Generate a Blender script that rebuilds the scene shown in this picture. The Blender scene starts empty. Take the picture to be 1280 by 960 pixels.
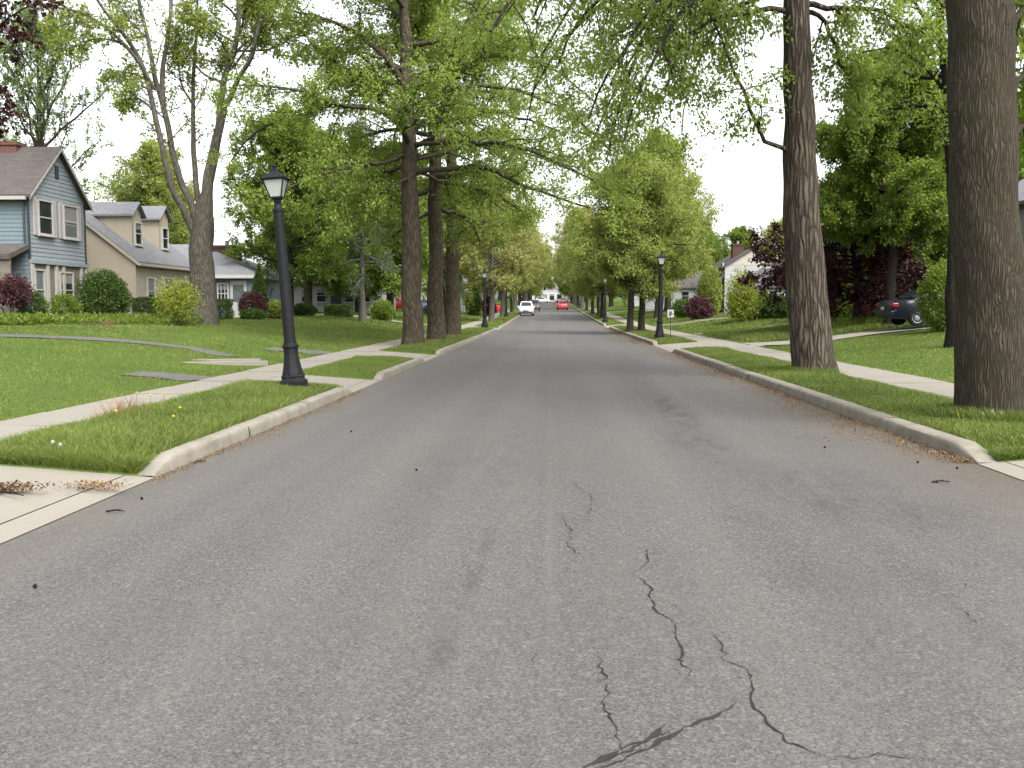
import bpy, math, random
EXPO = 2.0
import numpy as np
from mathutils import Vector

C = bpy.context.scene.collection
SC = bpy.context.scene
R = math.radians
RNG = np.random.default_rng(7)
random.seed(7)

# ------------------------------------------------------------------ camera
F = 1250.0
PSI = math.atan(48 / F)
TH = math.atan(95 / F)
CAMZ = 1.6
fw = np.array([-math.sin(PSI) * math.cos(TH), math.cos(PSI) * math.cos(TH), -math.sin(TH)])
rt = np.array([math.cos(PSI), math.sin(PSI), 0.0])
up = np.cross(rt, fw)


def ray(px, py):
    return fw * F + rt * (px - 640) + up * (480 - py)


def at(px, py, Y):
    d = ray(px, py)
    p = d * (Y / d[1])
    return np.array([p[0], p[1], p[2] + CAMZ])


def gnd(px, py, z=0.0):
    d = ray(px, py)
    p = d * ((z - CAMZ) / d[2])
    return np.array([p[0], p[1], z])


cam = bpy.data.cameras.new('camera')
cam.lens = 36 * F / 1280
cam.clip_end = 3000
cam.clip_start = 0.05
co = bpy.data.objects.new('camera', cam)
co.location = (0, 0, CAMZ)
co.rotation_euler = (math.pi / 2 - TH, 0, PSI)
C.objects.link(co)
SC.camera = co

# ------------------------------------------------------------------ terrain profile
KL0, KL1, SL0, SL1 = -3.72, -3.90, -5.78, -6.98
KR0, KR1, SR0, SR1 = 4.38, 4.60, 6.3, 7.7
APL = [(-6, 9.2), (18.7, 21.8), (29.6, 33.6), (70, 75.5)]
APR = [(-6, 10.35), (36.3, 43.0), (75.5, 83)]


def gy(y):
    y = np.asarray(y, float)
    t = np.minimum(y, 420.0)
    return 0.145 * np.log1p(np.exp((t - 80) / 10.0))


def ss(t):
    t = np.clip(t, 0, 1)
    return t * t * (3 - 2 * t)


def hn(x, y):
    return (np.sin(x * 0.9 + 1.3 * np.sin(y * 0.37)) * np.sin(y * 0.61 + 0.7) + 0.6 * np.sin(x * 2.3 + y * 1.1) * np.sin(y * 1.7 - x * 0.6))


def H(x, y):
    """height of the grass surface"""
    x = np.asarray(x, float)
    y = np.asarray(y, float)
    g = gy(y)
    left = x < 0
    a = np.where(left, -x, x)
    k1 = np.where(left, -KL1, KR1)
    s0 = np.where(left, -SL0, SR0)
    s1 = np.where(left, -SL1, SR1)
    rise = np.where(left, 0.85 * ss((a - s1) / 9.0), 0.7 * ss((a - s1) / 8.5))
    v = (a - k1) / (s0 - k1)
    verge = 0.135 + 0.05 * np.clip(4 * v * (1 - v), 0, 1) + 0.010 * hn(x, y)
    lawn = 0.135 + rise + 0.03 * np.clip((a - s1) / 2, 0, 1) * hn(x * 0.6, y * 0.6)
    z = np.where(a > s1, lawn, np.where(a > s0, 0.06, np.where(a > k1, verge, -0.09)))
    for lst, m in ((APL, left), (APR, ~left)):
        for (y0, y1) in lst:
            d = np.maximum(y0 - y, y - y1)
            f = 1 - ss(d / 0.9)
            z = np.where(m & (a <= s0) & (a > k1) & (d >= 0), z * (1 - f) + (0.035 + 0.125 * np.clip(v, 0, 1)) * f, z)
            z = np.where(m & (a <= s0 + 0.02) & (y > y0) & (y < y1), -0.09, z)
    return g + z


# ------------------------------------------------------------------ helpers
def tag(o, label=None, cat=None, group=None, kind=None):
    if label: o['label'] = label
    if cat: o['category'] = cat
    if group: o['group'] = group
    if kind: o['kind'] = kind
    return o


def thing(name, label, cat, loc=(0, 0, 0), rotz=0, group=None):
    o = bpy.data.objects.new(name, None)
    C.objects.link(o)
    o.location = tuple(float(v) for v in loc)
    o.rotation_euler = (0, 0, rotz)
    o.empty_display_size = 0.2
    return tag(o, label, cat, group)


def link(name, me, mat=None, parent=None):
    o = bpy.data.objects.new(name, me)
    C.objects.link(o)
    if mat is not None and not me.materials:
        me.materials.append(mat)
    if parent is not None:
        o.parent = parent
    return o


def mesh_np(name, V, Fc, mat=None, parent=None, smooth=False, tint=None, attr='tint'):
    """V (n,3); Fc list of int arrays, each (m,k)"""
    me = bpy.data.meshes.new(name)
    V = np.asarray(V, np.float32)
    if not isinstance(Fc, (list, tuple)):
        Fc = [Fc]
    Fc = [np.asarray(f, np.int32) for f in Fc if len(f)]
    me.vertices.add(len(V))
    me.vertices.foreach_set('co', V.ravel())
    idx = np.concatenate([f.ravel() for f in Fc])
    cnt = np.concatenate([np.full(len(f), f.shape[1], np.int32) for f in Fc])
    st = np.concatenate([[0], np.cumsum(cnt)[:-1]]).astype(np.int32)
    me.loops.add(len(idx))
    me.polygons.add(len(cnt))
    me.polygons.foreach_set('loop_start', st)
    me.loops.foreach_set('vertex_index', idx)
    me.polygons.foreach_set('use_smooth', np.full(len(cnt), bool(smooth)))
    if tint is not None:
        a = me.attributes.new(attr, 'FLOAT', 'FACE')
        a.data.foreach_set('value', np.asarray(tint, np.float32))
    me.update(calc_edges=True)
    me.validate()
    return link(name, me, mat, parent)


class MB:
    def __init__(s):
        s.v = []
        s.f = []

    def add(s, vs, fs):
        n = len(s.v)
        s.v += [tuple(float(c) for c in v) for v in vs]
        s.f += [tuple(i + n for i in f) for f in fs]
        return s

    def box(s, x0, x1, y0, y1, z0, z1):
        return s.add([(x0, y0, z0), (x1, y0, z0), (x1, y1, z0), (x0, y1, z0), (x0, y0, z1), (x1, y0, z1), (x1, y1, z1), (x0, y1, z1)],
                     [(3, 2, 1, 0), (4, 5, 6, 7), (0, 1, 5, 4), (1, 2, 6, 5), (2, 3, 7, 6), (3, 0, 4, 7)])

    def obox(s, c, u, n, hw, hd, z0, z1):
        """box centred at c (x,y) with half width hw along u, half depth hd along n"""
        c, u, n = np.array(c[:2], float), np.array(u[:2], float), np.array(n[:2], float)
        q = [c - u * hw - n * hd, c + u * hw - n * hd, c + u * hw + n * hd, c - u * hw + n * hd]
        return s.add([(*p, z0) for p in q] + [(*p, z1) for p in q],
                     [(3, 2, 1, 0), (4, 5, 6, 7), (0, 1, 5, 4), (1, 2, 6, 5), (2, 3, 7, 6), (3, 0, 4, 7)])

    def poly(s, *vs):
        return s.add(vs, [tuple(range(len(vs)))])

    def slab(s, vs, t):
        """thick polygon: vs is the top outline, t the thickness downwards"""
        n = len(vs)
        lo = [(v[0], v[1], v[2] - t) for v in vs]
        fs = [tuple(range(n)), tuple(reversed(range(n, 2 * n)))]
        for i in range(n):
            j = (i + 1) % n
            fs.append((i, i + n, j + n, j))
        return s.add(list(vs) + lo, fs)

    def tube(s, p, q, r0, r1=None, n=8):
        r1 = r0 if r1 is None else r1
        p, q = Vector(p), Vector(q)
        t = (q - p).normalized()
        a = t.orthogonal().normalized()
        b = t.cross(a)
        vs = []
        for (c, r) in ((p, r0), (q, r1)):
            for k in range(n):
                w = 2 * math.pi * k / n
                vs.append(c + a * (r * math.cos(w)) + b * (r * math.sin(w)))
        fs = [(k, (k + 1) % n, n + (k + 1) % n, n + k) for k in range(n)]
        fs += [tuple(reversed(range(n))), tuple(range(n, 2 * n))]
        return s.add(vs, fs)

    def lathe(s, prof, n=16, c=(0, 0, 0), rot=0.0, ribs=0, rib=0.0):
        vs, fs = [], []
        for (r, z) in prof:
            for k in range(n):
                w = 2 * math.pi * k / n + rot
                rr = r * (1 + (rib * math.cos(w * ribs) if ribs else 0))
                vs.append((c[0] + rr * math.cos(w), c[1] + rr * math.sin(w), c[2] + z))
        for i in range(len(prof) - 1):
            for k in range(n):
                j = (k + 1) % n
                fs.append((i * n + k, i * n + j, (i + 1) * n + j, (i + 1) * n + k))
        fs.append(tuple(reversed(range(n))))
        fs.append(tuple(range((len(prof) - 1) * n, len(prof) * n)))
        return s.add(vs, fs)

    def build(s, name, mat, parent=None, smooth=False, bevel=0.0):
        me = bpy.data.meshes.new(name)
        me.from_pydata(s.v, [], s.f)
        if smooth:
            me.polygons.foreach_set('use_smooth', np.ones(len(me.polygons), bool))
        me.update()
        o = link(name, me, mat, parent)
        if smooth:
            m = o.modifiers.new('split', 'EDGE_SPLIT')
            m.split_angle = R(38)
        if bevel:
            m = o.modifiers.new('bevel', 'BEVEL')
            m.width = bevel
            m.segments = 2
            m.limit_method = 'ANGLE'
        return o


# ------------------------------------------------------------------ materials
def newmat(name):
    m = bpy.data.materials.new(name)
    m.use_nodes = True
    nt = m.node_tree
    nt.nodes.clear()
    out = nt.nodes.new('ShaderNodeOutputMaterial')
    return m, nt, out


def nd(nt, typ, ins=None, **props):
    n = nt.nodes.new('ShaderNode' + typ)
    for k, v in props.items():
        setattr(n, k, v)
    for k, v in (ins or {}).items():
        s = n.inputs[k]
        if isinstance(v, bpy.types.NodeSocket):
            nt.links.new(v, s)
        else:
            s.default_value = v
    return n


def sc(c, k):
    return tuple(v * k for v in c)


def col(c):
    return (c[0], c[1], c[2], 1.0)


def math_(nt, op, a, b=0.0, c=None, clamp=False):
    n = nt.nodes.new('ShaderNodeMath')
    n.operation = op
    n.use_clamp = clamp
    for i, v in enumerate((a, b, c)):
        if v is None: continue
        if isinstance(v, bpy.types.NodeSocket):
            nt.links.new(v, n.inputs[i])
        else:
            n.inputs[i].default_value = v
    return n.outputs[0]


def mix(nt, fac, a, b, blend='MIX'):
    n = nt.nodes.new('ShaderNodeMix')
    n.data_type = 'RGBA'
    n.blend_type = blend
    for i, v in ((0, fac), (6, a), (7, b)):
        if isinstance(v, bpy.types.NodeSocket):
            nt.links.new(v, n.inputs[i])
        else:
            n.inputs[i].default_value = v if i == 0 else col(v)
    return n.outputs[2]


def ramp(nt, fac, stops):
    n = nt.nodes.new('ShaderNodeValToRGB')
    nt.links.new(fac, n.inputs[0])
    cr = n.color_ramp
    while len(cr.elements) < len(stops): cr.elements.new(0.5)
    for e, (p, c) in zip(cr.elements, stops):
        e.position = p
        e.color = col(c) if len(c) == 3 else c
    return n.outputs[0]


def noise(nt, vec, scale, detail=3, rough=0.5):
    return nd(nt, 'TexNoise', {'Vector': vec, 'Scale': scale, 'Detail': detail, 'Roughness': rough}).outputs[0]


def mapping(nt, vec, scale=(1, 1, 1), loc=(0, 0, 0)):
    return nd(nt, 'Mapping', {'Vector': vec, 'Scale': scale, 'Location': loc}).outputs[0]


def objco(nt):
    return nd(nt, 'TexCoord').outputs['Object']


def finish(nt, out, colour, rough=0.8, spec=0.3, bump=None, bstr=0.3, bdist=0.01, metal=0.0):
    p = nd(nt, 'BsdfPrincipled', {'Base Color': colour if isinstance(colour, bpy.types.NodeSocket) else col(colour), 'Roughness': rough,
                                  'Specular IOR Level': spec, 'Metallic': metal})
    if bump is not None:
        b = nd(nt, 'Bump', {'Height': bump, 'Strength': bstr, 'Distance': bdist})
        nt.links.new(b.outputs[0], p.inputs['Normal'])
    nt.links.new(p.outputs[0], out.inputs[0])
    return p


def m_plain(name, c, rough=0.6, spec=0.4, var=0.12, scale=3.0, metal=0.0):
    c = sc(c, .55)
    m, nt, out = newmat(name)
    o = objco(nt)
    n = noise(nt, o, scale, 5, 0.6)
    c1 = tuple(v * (1 - var) for v in c)
    c2 = tuple(min(v * (1 + var), 0.95) for v in c)
    finish(nt, out, mix(nt, n, c1, c2), rough, spec, metal=metal)
    return m


def m_glass(name, c=(0.015, 0.018, 0.022), rough=0.06):
    m, nt, out = newmat(name)
    o = objco(nt)
    n = noise(nt, o, 1.2, 2)
    finish(nt, out, mix(nt, n, tuple(v * 0.6 for v in c), tuple(v * 1.5 for v in c)), rough, 0.5)
    return m


def m_leaf(name, dark, light, trans=0.42, tl=None, rough=0.45, k=1.5):
    dark, light = sc(dark, k), sc(light, k)
    m, nt, out = newmat(name)
    a = nd(nt, 'Attribute', attribute_name='tint').outputs['Fac']
    c = mix(nt, a, dark, light)
    p = nd(nt, 'BsdfPrincipled', {'Base Color': c, 'Roughness': rough, 'Specular IOR Level': 0.35})
    tlc = mix(nt, 1.0, c, tl or (1.35, 1.3, 0.75), 'MULTIPLY')
    t = nd(nt, 'BsdfTranslucent', {'Color': tlc})
    s = nd(nt, 'MixShader', {0: trans})
    nt.links.new(p.outputs[0], s.inputs[1])
    nt.links.new(t.outputs[0], s.inputs[2])
    nt.links.new(s.outputs[0], out.inputs[0])
    return m


def m_bark(name, c1, c2, sxy=14.0, sz=2.2, bstr=0.9, bdist=0.03, moss=0.0):
    c1, c2 = sc(c1, .54), sc(c2, .54)
    m, nt, out = newmat(name)
    o = objco(nt)
    warp = noise(nt, mapping(nt, o, (3, 3, 1.2)), 2.0, 3)
    wv = nd(nt, 'VectorMath', {0: o, 1: nd(nt, 'Combine' + 'XYZ', {0: math_(nt, 'MULTIPLY', warp, 0.12), 1: math_(nt, 'MULTIPLY', warp, -0.1), 2: 0.0}).outputs[0]},
            operation='ADD').outputs[0]
    v = nd(nt, 'TexVoronoi', {'Vector': mapping(nt, wv, (sxy, sxy, sz)), 'Scale': 1.0}, feature='DISTANCE_TO_EDGE').outputs[0]
    vv = ramp(nt, v, [(0.0, (0, 0, 0)), (0.28, (0.75, 0.75, 0.75)), (0.6, (1, 1, 1))])
    n = noise(nt, mapping(nt, o, (sxy * 2, sxy * 2, sz * 2.5)), 1.0, 6, 0.65)
    hgt = math_(nt, 'ADD', math_(nt, 'MULTIPLY', vv, 0.7), math_(nt, 'MULTIPLY', n, 0.5))
    big = noise(nt, o, 0.9, 3)
    c = mix(nt, ramp(nt, hgt, [(0.32, (0, 0, 0)), (0.9, (1, 1, 1))]), c1, c2)
    c = mix(nt, math_(nt, 'MULTIPLY', big, 0.6), c, tuple(v * 0.6 for v in c2))
    if moss:
        z = nd(nt, 'SeparateXYZ', {0: o}).outputs[2]
        mm = math_(nt, 'MULTIPLY', ramp(nt, noise(nt, o, 2.5, 4), [(0.45, (0, 0, 0)), (0.7, (1, 1, 1))]), moss)
        c = mix(nt, mm, c, (0.022, 0.027, 0.009))
    finish(nt, out, c, 0.9, 0.15, hgt, bstr, bdist)
    return m


def m_asphalt():
    m, nt, out = newmat('asphalt')
    o = objco(nt)
    x, y, z = [nd(nt, 'SeparateXYZ', {0: o}).outputs[i] for i in range(3)]
    v = nd(nt, 'TexVoronoi', {'Vector': o, 'Scale': 125.0})
    cell = nd(nt, 'SeparateColor', {0: v.outputs['Color']}).outputs[0]
    v2 = nd(nt, 'TexVoronoi', {'Vector': o, 'Scale': 62.0})
    cell2 = nd(nt, 'SeparateColor', {0: v2.outputs['Color']}).outputs[1]
    fine = noise(nt, o, 260, 2)
    big = noise(nt, mapping(nt, o, (0.5, 0.22, 1)), 1.0, 5, 0.6)
    mid = noise(nt, mapping(nt, o, (1.6, 0.5, 1)), 1.3, 5, 0.65)
    lane = noise(nt, mapping(nt, o, (1.5, 0.018, 1)), 1.0, 3, 0.5)
    c = mix(nt, big, (0.0472, 0.0452, 0.0440), (0.0712, 0.0684, 0.0660))
    c = mix(nt, math_(nt, 'MULTIPLY', ramp(nt, mid, [(0.35, (0, 0, 0)), (0.75, (1, 1, 1))]), 0.35), c, (0.0400, 0.0388, 0.0380))
    c = mix(nt, math_(nt, 'MULTIPLY', ramp(nt, lane, [(0.42, (0, 0, 0)), (0.66, (1, 1, 1))]), 0.45), c, (0.0840, 0.0812, 0.0784))
    # aggregate speckle
    c = mix(nt, math_(nt, 'MULTIPLY', ramp(nt, cell, [(0.62, (0, 0, 0)), (1.0, (1, 1, 1))]), 0.62), c, (0.1320, 0.1280, 0.1200))
    c = mix(nt, math_(nt, 'MULTIPLY', ramp(nt, cell, [(0.0, (1, 1, 1)), (0.33, (0, 0, 0))]), 0.70), c, (0.0160, 0.0156, 0.0156))
    c = mix(nt, math_(nt, 'MULTIPLY', ramp(nt, cell2, [(0.86, (0, 0, 0)), (1.0, (1, 1, 1))]), 0.5), c, (0.1440, 0.1360, 0.1240))
    # oil and tyre stains, each an elongated blot with a shape of its own
    blot = noise(nt, mapping(nt, o, (3.0, 1.0, 1)), 1.7, 6, 0.7)

    def stain(px, py, rx, ry, k, colr=(0.0180, 0.0176, 0.0180)):
        nonlocal c
        p = gnd(px, py)
        dx = math_(nt, 'DIVIDE', math_(nt, 'SUBTRACT', x, float(p[0])), rx)
        dy = math_(nt, 'DIVIDE', math_(nt, 'SUBTRACT', y, float(p[1])), ry)
        r2 = math_(nt, 'ADD', math_(nt, 'MULTIPLY', dx, dx), math_(nt, 'MULTIPLY', dy, dy))
        f = math_(nt, 'SUBTRACT', 1.0, r2, clamp=True)
        f = math_(nt, 'MULTIPLY', f, ramp(nt, blot, [(0.38, (0, 0, 0)), (0.62, (1, 1, 1))]))
        c = mix(nt, math_(nt, 'MULTIPLY', f, k * 0.72), c, colr)

    for s in ((838, 512, 0.38, 3.2, 0.8), (872, 552, 0.45, 2.6, 0.65), (800, 478, 0.5, 6, 0.6), (780, 450, 0.6, 9, 0.55), (592, 722, 0.07, 0.5, 0.85),
              (556, 812, 0.07, 0.38, 0.8), (610, 680, 0.06, 0.7, 0.5), (560, 590, 0.5, 3, 0.25), (1000, 600, 0.9, 1.6, 0.5), (1120, 640, 0.9, 0.8, 0.45),
              (770, 421, 1.0, 14, 0.4), (640, 560, 0.5, 4, 0.3), (1060, 720, 0.8, 0.5, 0.3)):
        stain(*s)
    # old lane seam
    seam = math_(nt, 'SUBTRACT', 1.0, math_(nt, 'DIVIDE', math_(nt, 'ABSOLUTE', math_(nt, 'ADD', x, math_(nt, 'MULTIPLY', math_(nt, 'SUBTRACT', noise(nt, mapping(nt, o, (0, 0.4, 0)), 1.0, 3), 0.5), 0.12))), 0.05), clamp=True)
    sb = ramp(nt, noise(nt, mapping(nt, o, (0.2, 0.25, 1)), 1.0, 4), [(0.42, (0, 0, 0)), (0.6, (1, 1, 1))])
    c = mix(nt, math_(nt, 'MULTIPLY', math_(nt, 'MULTIPLY', seam, sb), 0.22), c, (0.1200, 0.1160, 0.1120))
    # silt along the gutters
    gl = math_(nt, 'DIVIDE', math_(nt, 'SUBTRACT', -2.95, x), 0.75, clamp=True)
    gr = math_(nt, 'DIVIDE', math_(nt, 'SUBTRACT', x, 3.0), 1.25, clamp=True)
    gn = ramp(nt, noise(nt, mapping(nt, o, (2.2, 0.7, 1)), 1.6, 7, 0.7), [(0.3, (0, 0, 0)), (0.68, (1, 1, 1))])
    c = mix(nt, math_(nt, 'MULTIPLY', math_(nt, 'MULTIPLY', gl, gn), 0.75), c, (0.0960, 0.0840, 0.0660))
    c = mix(nt, math_(nt, 'MULTIPLY', math_(nt, 'MULTIPLY', gr, gn), 0.8), c, (0.0680, 0.0500, 0.0300))
    h = math_(nt, 'ADD', math_(nt, 'MULTIPLY', cell, 0.7), math_(nt, 'MULTIPLY', fine, 0.5))
    c = mix(nt, 1.0, c, (1.13, 1.115, 1.095), 'MULTIPLY')
    finish(nt, out, c, 0.72, 0.28, h, 0.35, 0.004)
    return m


def m_concrete(name, c1, c2, stain=(0.16, 0.14, 0.10), sk=0.5):
    c1, c2, stain = sc(c1, .56), sc(c2, .56), sc(stain, .56)
    m, nt, out = newmat(name)
    o = objco(nt)
    a = nd(nt, 'Attribute', attribute_name='tint').outputs['Fac']
    n = noise(nt, o, 1.3, 6, 0.6)
    f = noise(nt, o, 55, 3, 0.6)
    d = ramp(nt, noise(nt, o, 3.0, 7, 0.7), [(0.42, (0, 0, 0)), (0.66, (1, 1, 1))])
    c = mix(nt, n, c1, c2)
    c = mix(nt, math_(nt, 'MULTIPLY', a, 0.06), c, tuple(v * 0.6 for v in c1))
    c = mix(nt, math_(nt, 'MULTIPLY', d, sk), c, stain)
    c = mix(nt, math_(nt, 'MULTIPLY', f, 0.3), c, tuple(v * 0.7 for v in c1))
    finish(nt, out, c, 0.85, 0.2, f, 0.25, 0.004)
    return m


def m_lawn():
    m, nt, out = newmat('lawn_turf')
    o = objco(nt)
    a = noise(nt, mapping(nt, o, (0.25, 0.25, 1)), 1.0, 5, 0.6)
    b = noise(nt, o, 2.2, 5, 0.65)
    f = noise(nt, o, 40, 4, 0.7)
    c = mix(nt, ramp(nt, a, [(0.3, (0, 0, 0)), (0.7, (1, 1, 1))]), (0.050, 0.085, 0.014), (0.085, 0.125, 0.024))
    c = mix(nt, math_(nt, 'MULTIPLY', ramp(nt, b, [(0.5, (0, 0, 0)), (0.8, (1, 1, 1))]), 0.5), c, (0.11, 0.12, 0.04))
    c = mix(nt, math_(nt, 'MULTIPLY', f, 0.6), c, (0.03, 0.055, 0.008))
    finish(nt, out, c, 0.9, 0.1, f, 0.6, 0.03)
    return m


def m_siding(name, c, var=0.1):
    c = sc(c, .5)
    m, nt, out = newmat(name)
    o = objco(nt)
    n = noise(nt, mapping(nt, o, (0.6, 0.6, 0.3)), 1.5, 6, 0.65)
    st = noise(nt, mapping(nt, o, (3, 3, 0.4)), 1.5, 4)
    cc = mix(nt, n, tuple(v * (1 - var) for v in c), tuple(min(0.9, v * (1 + var)) for v in c))
    cc = mix(nt, math_(nt, 'MULTIPLY', ramp(nt, st, [(0.5, (0, 0, 0)), (0.8, (1, 1, 1))]), 0.25), cc, tuple(v * 0.7 for v in c))
    finish(nt, out, cc, 0.6, 0.3)
    return m


def m_brick(name, c1, c2, mortar, bw=0.22, rh=0.075, msize=0.012, uscale=1.0):
    c1, c2, mortar = sc(c1, .5), sc(c2, .5), sc(mortar, .5)
    m, nt, out = newmat(name)
    o = objco(nt)
    s = nd(nt, 'SeparateXYZ', {0: o})
    u = math_(nt, 'ADD', s.outputs[0], s.outputs[1])
    vec = nd(nt, 'CombineXYZ', {0: u, 1: s.outputs[2], 2: 0.0}).outputs[0]
    b = nd(nt, 'TexBrick', {'Vector': vec, 'Color1': col(c1), 'Color2': col(c2), 'Mortar': col(mortar), 'Scale': 1.0, 'Mortar Size': msize,
                            'Brick Width': bw, 'Row Height': rh, 'Bias': 0.0})
    n = noise(nt, o, 2.0, 5, 0.6)
    c = mix(nt, math_(nt, 'MULTIPLY', n, 0.5), b.outputs[0], tuple(v * 0.5 for v in c1))
    finish(nt, out, c, 0.9, 0.15, b.outputs[1], -0.4, 0.01)
    return m


def m_shingle(name, c1, c2):
    return m_brick(name, c1, c2, tuple(v * 0.55 for v in c1), 0.32, 0.11, 0.008)


M = {}
M['asphalt'] = m_asphalt()
M['walk'] = m_concrete('walk_concrete', (0.335, 0.305, 0.255), (0.425, 0.392, 0.335), (0.27, 0.24, 0.18), 0.22)
M['kerb'] = m_concrete('kerb_concrete', (0.33, 0.30, 0.245), (0.45, 0.415, 0.345), (0.13, 0.11, 0.075))
M['drive'] = m_concrete('drive_asphalt', (0.16, 0.155, 0.148), (0.22, 0.213, 0.203), (0.10, 0.10, 0.09))
M['lawn'] = m_lawn()
M['crack'] = m_plain('crack_tar', (0.032, 0.031, 0.030), 0.7, 0.2, 0.3, 20)
M['tar'] = m_plain('tar_seal', (0.035, 0.034, 0.034), 0.6, 0.3, 0.5, 18)
M['iron'] = m_plain('lamp_iron', (0.012, 0.0125, 0.014), 0.65, 0.22, 0.5, 9)
M['lampglass'] = m_plain('frosted_lamp_glass', (0.62, 0.64, 0.62), 0.25, 0.5, 0.08, 6)
M['glass'] = m_glass('window_glass')
M['glass2'] = m_glass('curtained_glass', (0.10, 0.11, 0.115), 0.12)
M['white'] = m_plain('white_paint', (0.74, 0.73, 0.70), 0.5, 0.4, 0.06)
M['offwhite'] = m_plain('aged_white_paint', (0.56, 0.53, 0.49), 0.6, 0.3, 0.1)
M['pinkwhite'] = m_plain('shutter_paint', (0.64, 0.59, 0.58), 0.6, 0.3, 0.08)
M['blue_siding'] = m_siding('blue_grey_siding', (0.39, 0.44, 0.485))
M['teal_siding'] = m_siding('teal_siding', (0.25, 0.325, 0.36))
M['beige_siding'] = m_siding('beige_siding', (0.72, 0.62, 0.475))
M['white_siding'] = m_siding('white_siding', (0.60, 0.60, 0.59))
M['paleblue_siding'] = m_siding('pale_blue_siding', (0.33, 0.42, 0.52))
M['stone'] = m_brick('pale_stone', (0.36, 0.31, 0.25), (0.27, 0.24, 0.20), (0.32, 0.29, 0.25), 0.45, 0.2, 0.012)
M['redbrick'] = m_brick('red_brick', (0.25, 0.075, 0.05), (0.17, 0.055, 0.04), (0.30, 0.26, 0.22))
M['brownbrick'] = m_brick('brown_brick', (0.15, 0.075, 0.05), (0.10, 0.055, 0.04), (0.17, 0.14, 0.12))
M['shingle_brown'] = m_shingle('brown_grey_shingle', (0.19, 0.165, 0.155), (0.145, 0.125, 0.12))
M['shingle_grey'] = m_shingle('grey_shingle', (0.40, 0.40, 0.42), (0.33, 0.33, 0.35))
M['shingle_purple'] = m_shingle('purple_grey_shingle', (0.20, 0.165, 0.17), (0.15, 0.125, 0.13))
M['cream'] = m_plain('cream_boards', (0.62, 0.55, 0.46), 0.6, 0.3, 0.06)
M['dark_trim'] = m_plain('dark_trim', (0.05, 0.06, 0.075), 0.5, 0.4, 0.1)
M['tyre'] = m_plain('tyre_rubber', (0.012, 0.012, 0.012), 0.85, 0.2, 0.2)
M['rim'] = m_plain('wheel_rim', (0.45, 0.46, 0.47), 0.35, 0.5, 0.1, metal=0.7)
M['redlens'] = m_plain('red_lens', (0.45, 0.015, 0.015), 0.2, 0.5, 0.1)
M['clearlens'] = m_plain('clear_lens', (0.75, 0.77, 0.78), 0.15, 0.6, 0.05)
M['chrome'] = m_plain('chrome', (0.6, 0.6, 0.6), 0.25, 0.5, 0.05, metal=1.0)


def m_paint(name, c):
    m, nt, out = newmat(name)
    n = noise(nt, objco(nt), 2.0, 3)
    p = finish(nt, out, mix(nt, n, tuple(v * 0.92 for v in c), tuple(min(0.9, v * 1.08) for v in c)), 0.35, 0.5)
    p.inputs['Coat Weight'].default_value = 0.35
    p.inputs['Coat Roughness'].default_value = 0.06
    return m


M['p_navy'] = m_paint('dark_navy_paint', (0.007, 0.009, 0.015))
for n_ in M['p_navy'].node_tree.nodes:
    if n_.type == 'BSDF_PRINCIPLED':
        n_.inputs['Specular IOR Level'].default_value = 0.2
        n_.inputs['Coat Weight'].default_value = 0.12
M['p_white'] = m_paint('white_car_paint', (0.72, 0.73, 0.74))
M['p_red'] = m_paint('red_car_paint', (0.42, 0.018, 0.022))
M['p_grey'] = m_paint('charcoal_car_paint', (0.05, 0.055, 0.065))
M['p_blue'] = m_paint('blue_car_paint', (0.05, 0.08, 0.15))

M['bark_grey'] = m_bark('oak_bark', (0.040, 0.032, 0.023), (0.21, 0.168, 0.118), 16, 2.4, 0.8, 0.02, moss=0.35)
M['bark_maple'] = m_bark('maple_bark', (0.075, 0.066, 0.054), (0.27, 0.24, 0.20), 16, 2.4, 0.7, 0.02, moss=0.2)
M['bark_ridge'] = m_bark('ridged_bark', (0.034, 0.026, 0.019), (0.235, 0.190, 0.145), 11, 1.15, 1.0, 0.08)
M['bark_dark'] = m_bark('dark_oak_bark', (0.034, 0.027, 0.019), (0.150, 0.122, 0.086), 34, 2.4, 1.0, 0.025, moss=0.4)
M['bark_far'] = m_bark('street_tree_bark', (0.045, 0.038, 0.030), (0.10, 0.085, 0.066), 12, 3, 0.5, 0.02)
M['bark_pale'] = m_bark('pale_bark', (0.12, 0.105, 0.085), (0.27, 0.245, 0.21), 12, 4, 0.5, 0.02)
M['bark_black'] = m_bark('dark_bark', (0.018, 0.015, 0.012), (0.05, 0.042, 0.034), 12, 3, 0.5, 0.02)

M['leaf_oak'] = m_leaf('oak_leaf', (0.080, 0.118, 0.018), (0.172, 0.215, 0.044), 0.52, (1.25, 1.28, 0.9))
M['leaf_oak2'] = m_leaf('bright_oak_leaf', (0.076, 0.112, 0.018), (0.166, 0.208, 0.044), 0.55, (1.25, 1.28, 0.9))
M['leaf_silver'] = m_leaf('spring_maple_leaf', (0.085, 0.115, 0.022), (0.165, 0.195, 0.035), 0.45)
M['leaf_mid'] = m_leaf('mid_green_leaf', (0.050, 0.082, 0.011), (0.118, 0.160, 0.024), 0.45)
M['leaf_bright'] = m_leaf('fresh_green_leaf', (0.095, 0.122, 0.028), (0.185, 0.215, 0.055), 0.5)  # fresh green, paled in the colour to stand in for distance haze
M['leaf_olive'] = m_leaf('olive_spring_leaf', (0.12, 0.135, 0.04), (0.22, 0.22, 0.075), 0.42)
M['leaf_dark'] = m_leaf('dark_green_leaf', (0.022, 0.042, 0.008), (0.055, 0.095, 0.016), 0.38)
M['leaf_grey'] = m_leaf('grey_green_leaf', (0.055, 0.088, 0.028), (0.125, 0.17, 0.065), 0.35)
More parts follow.
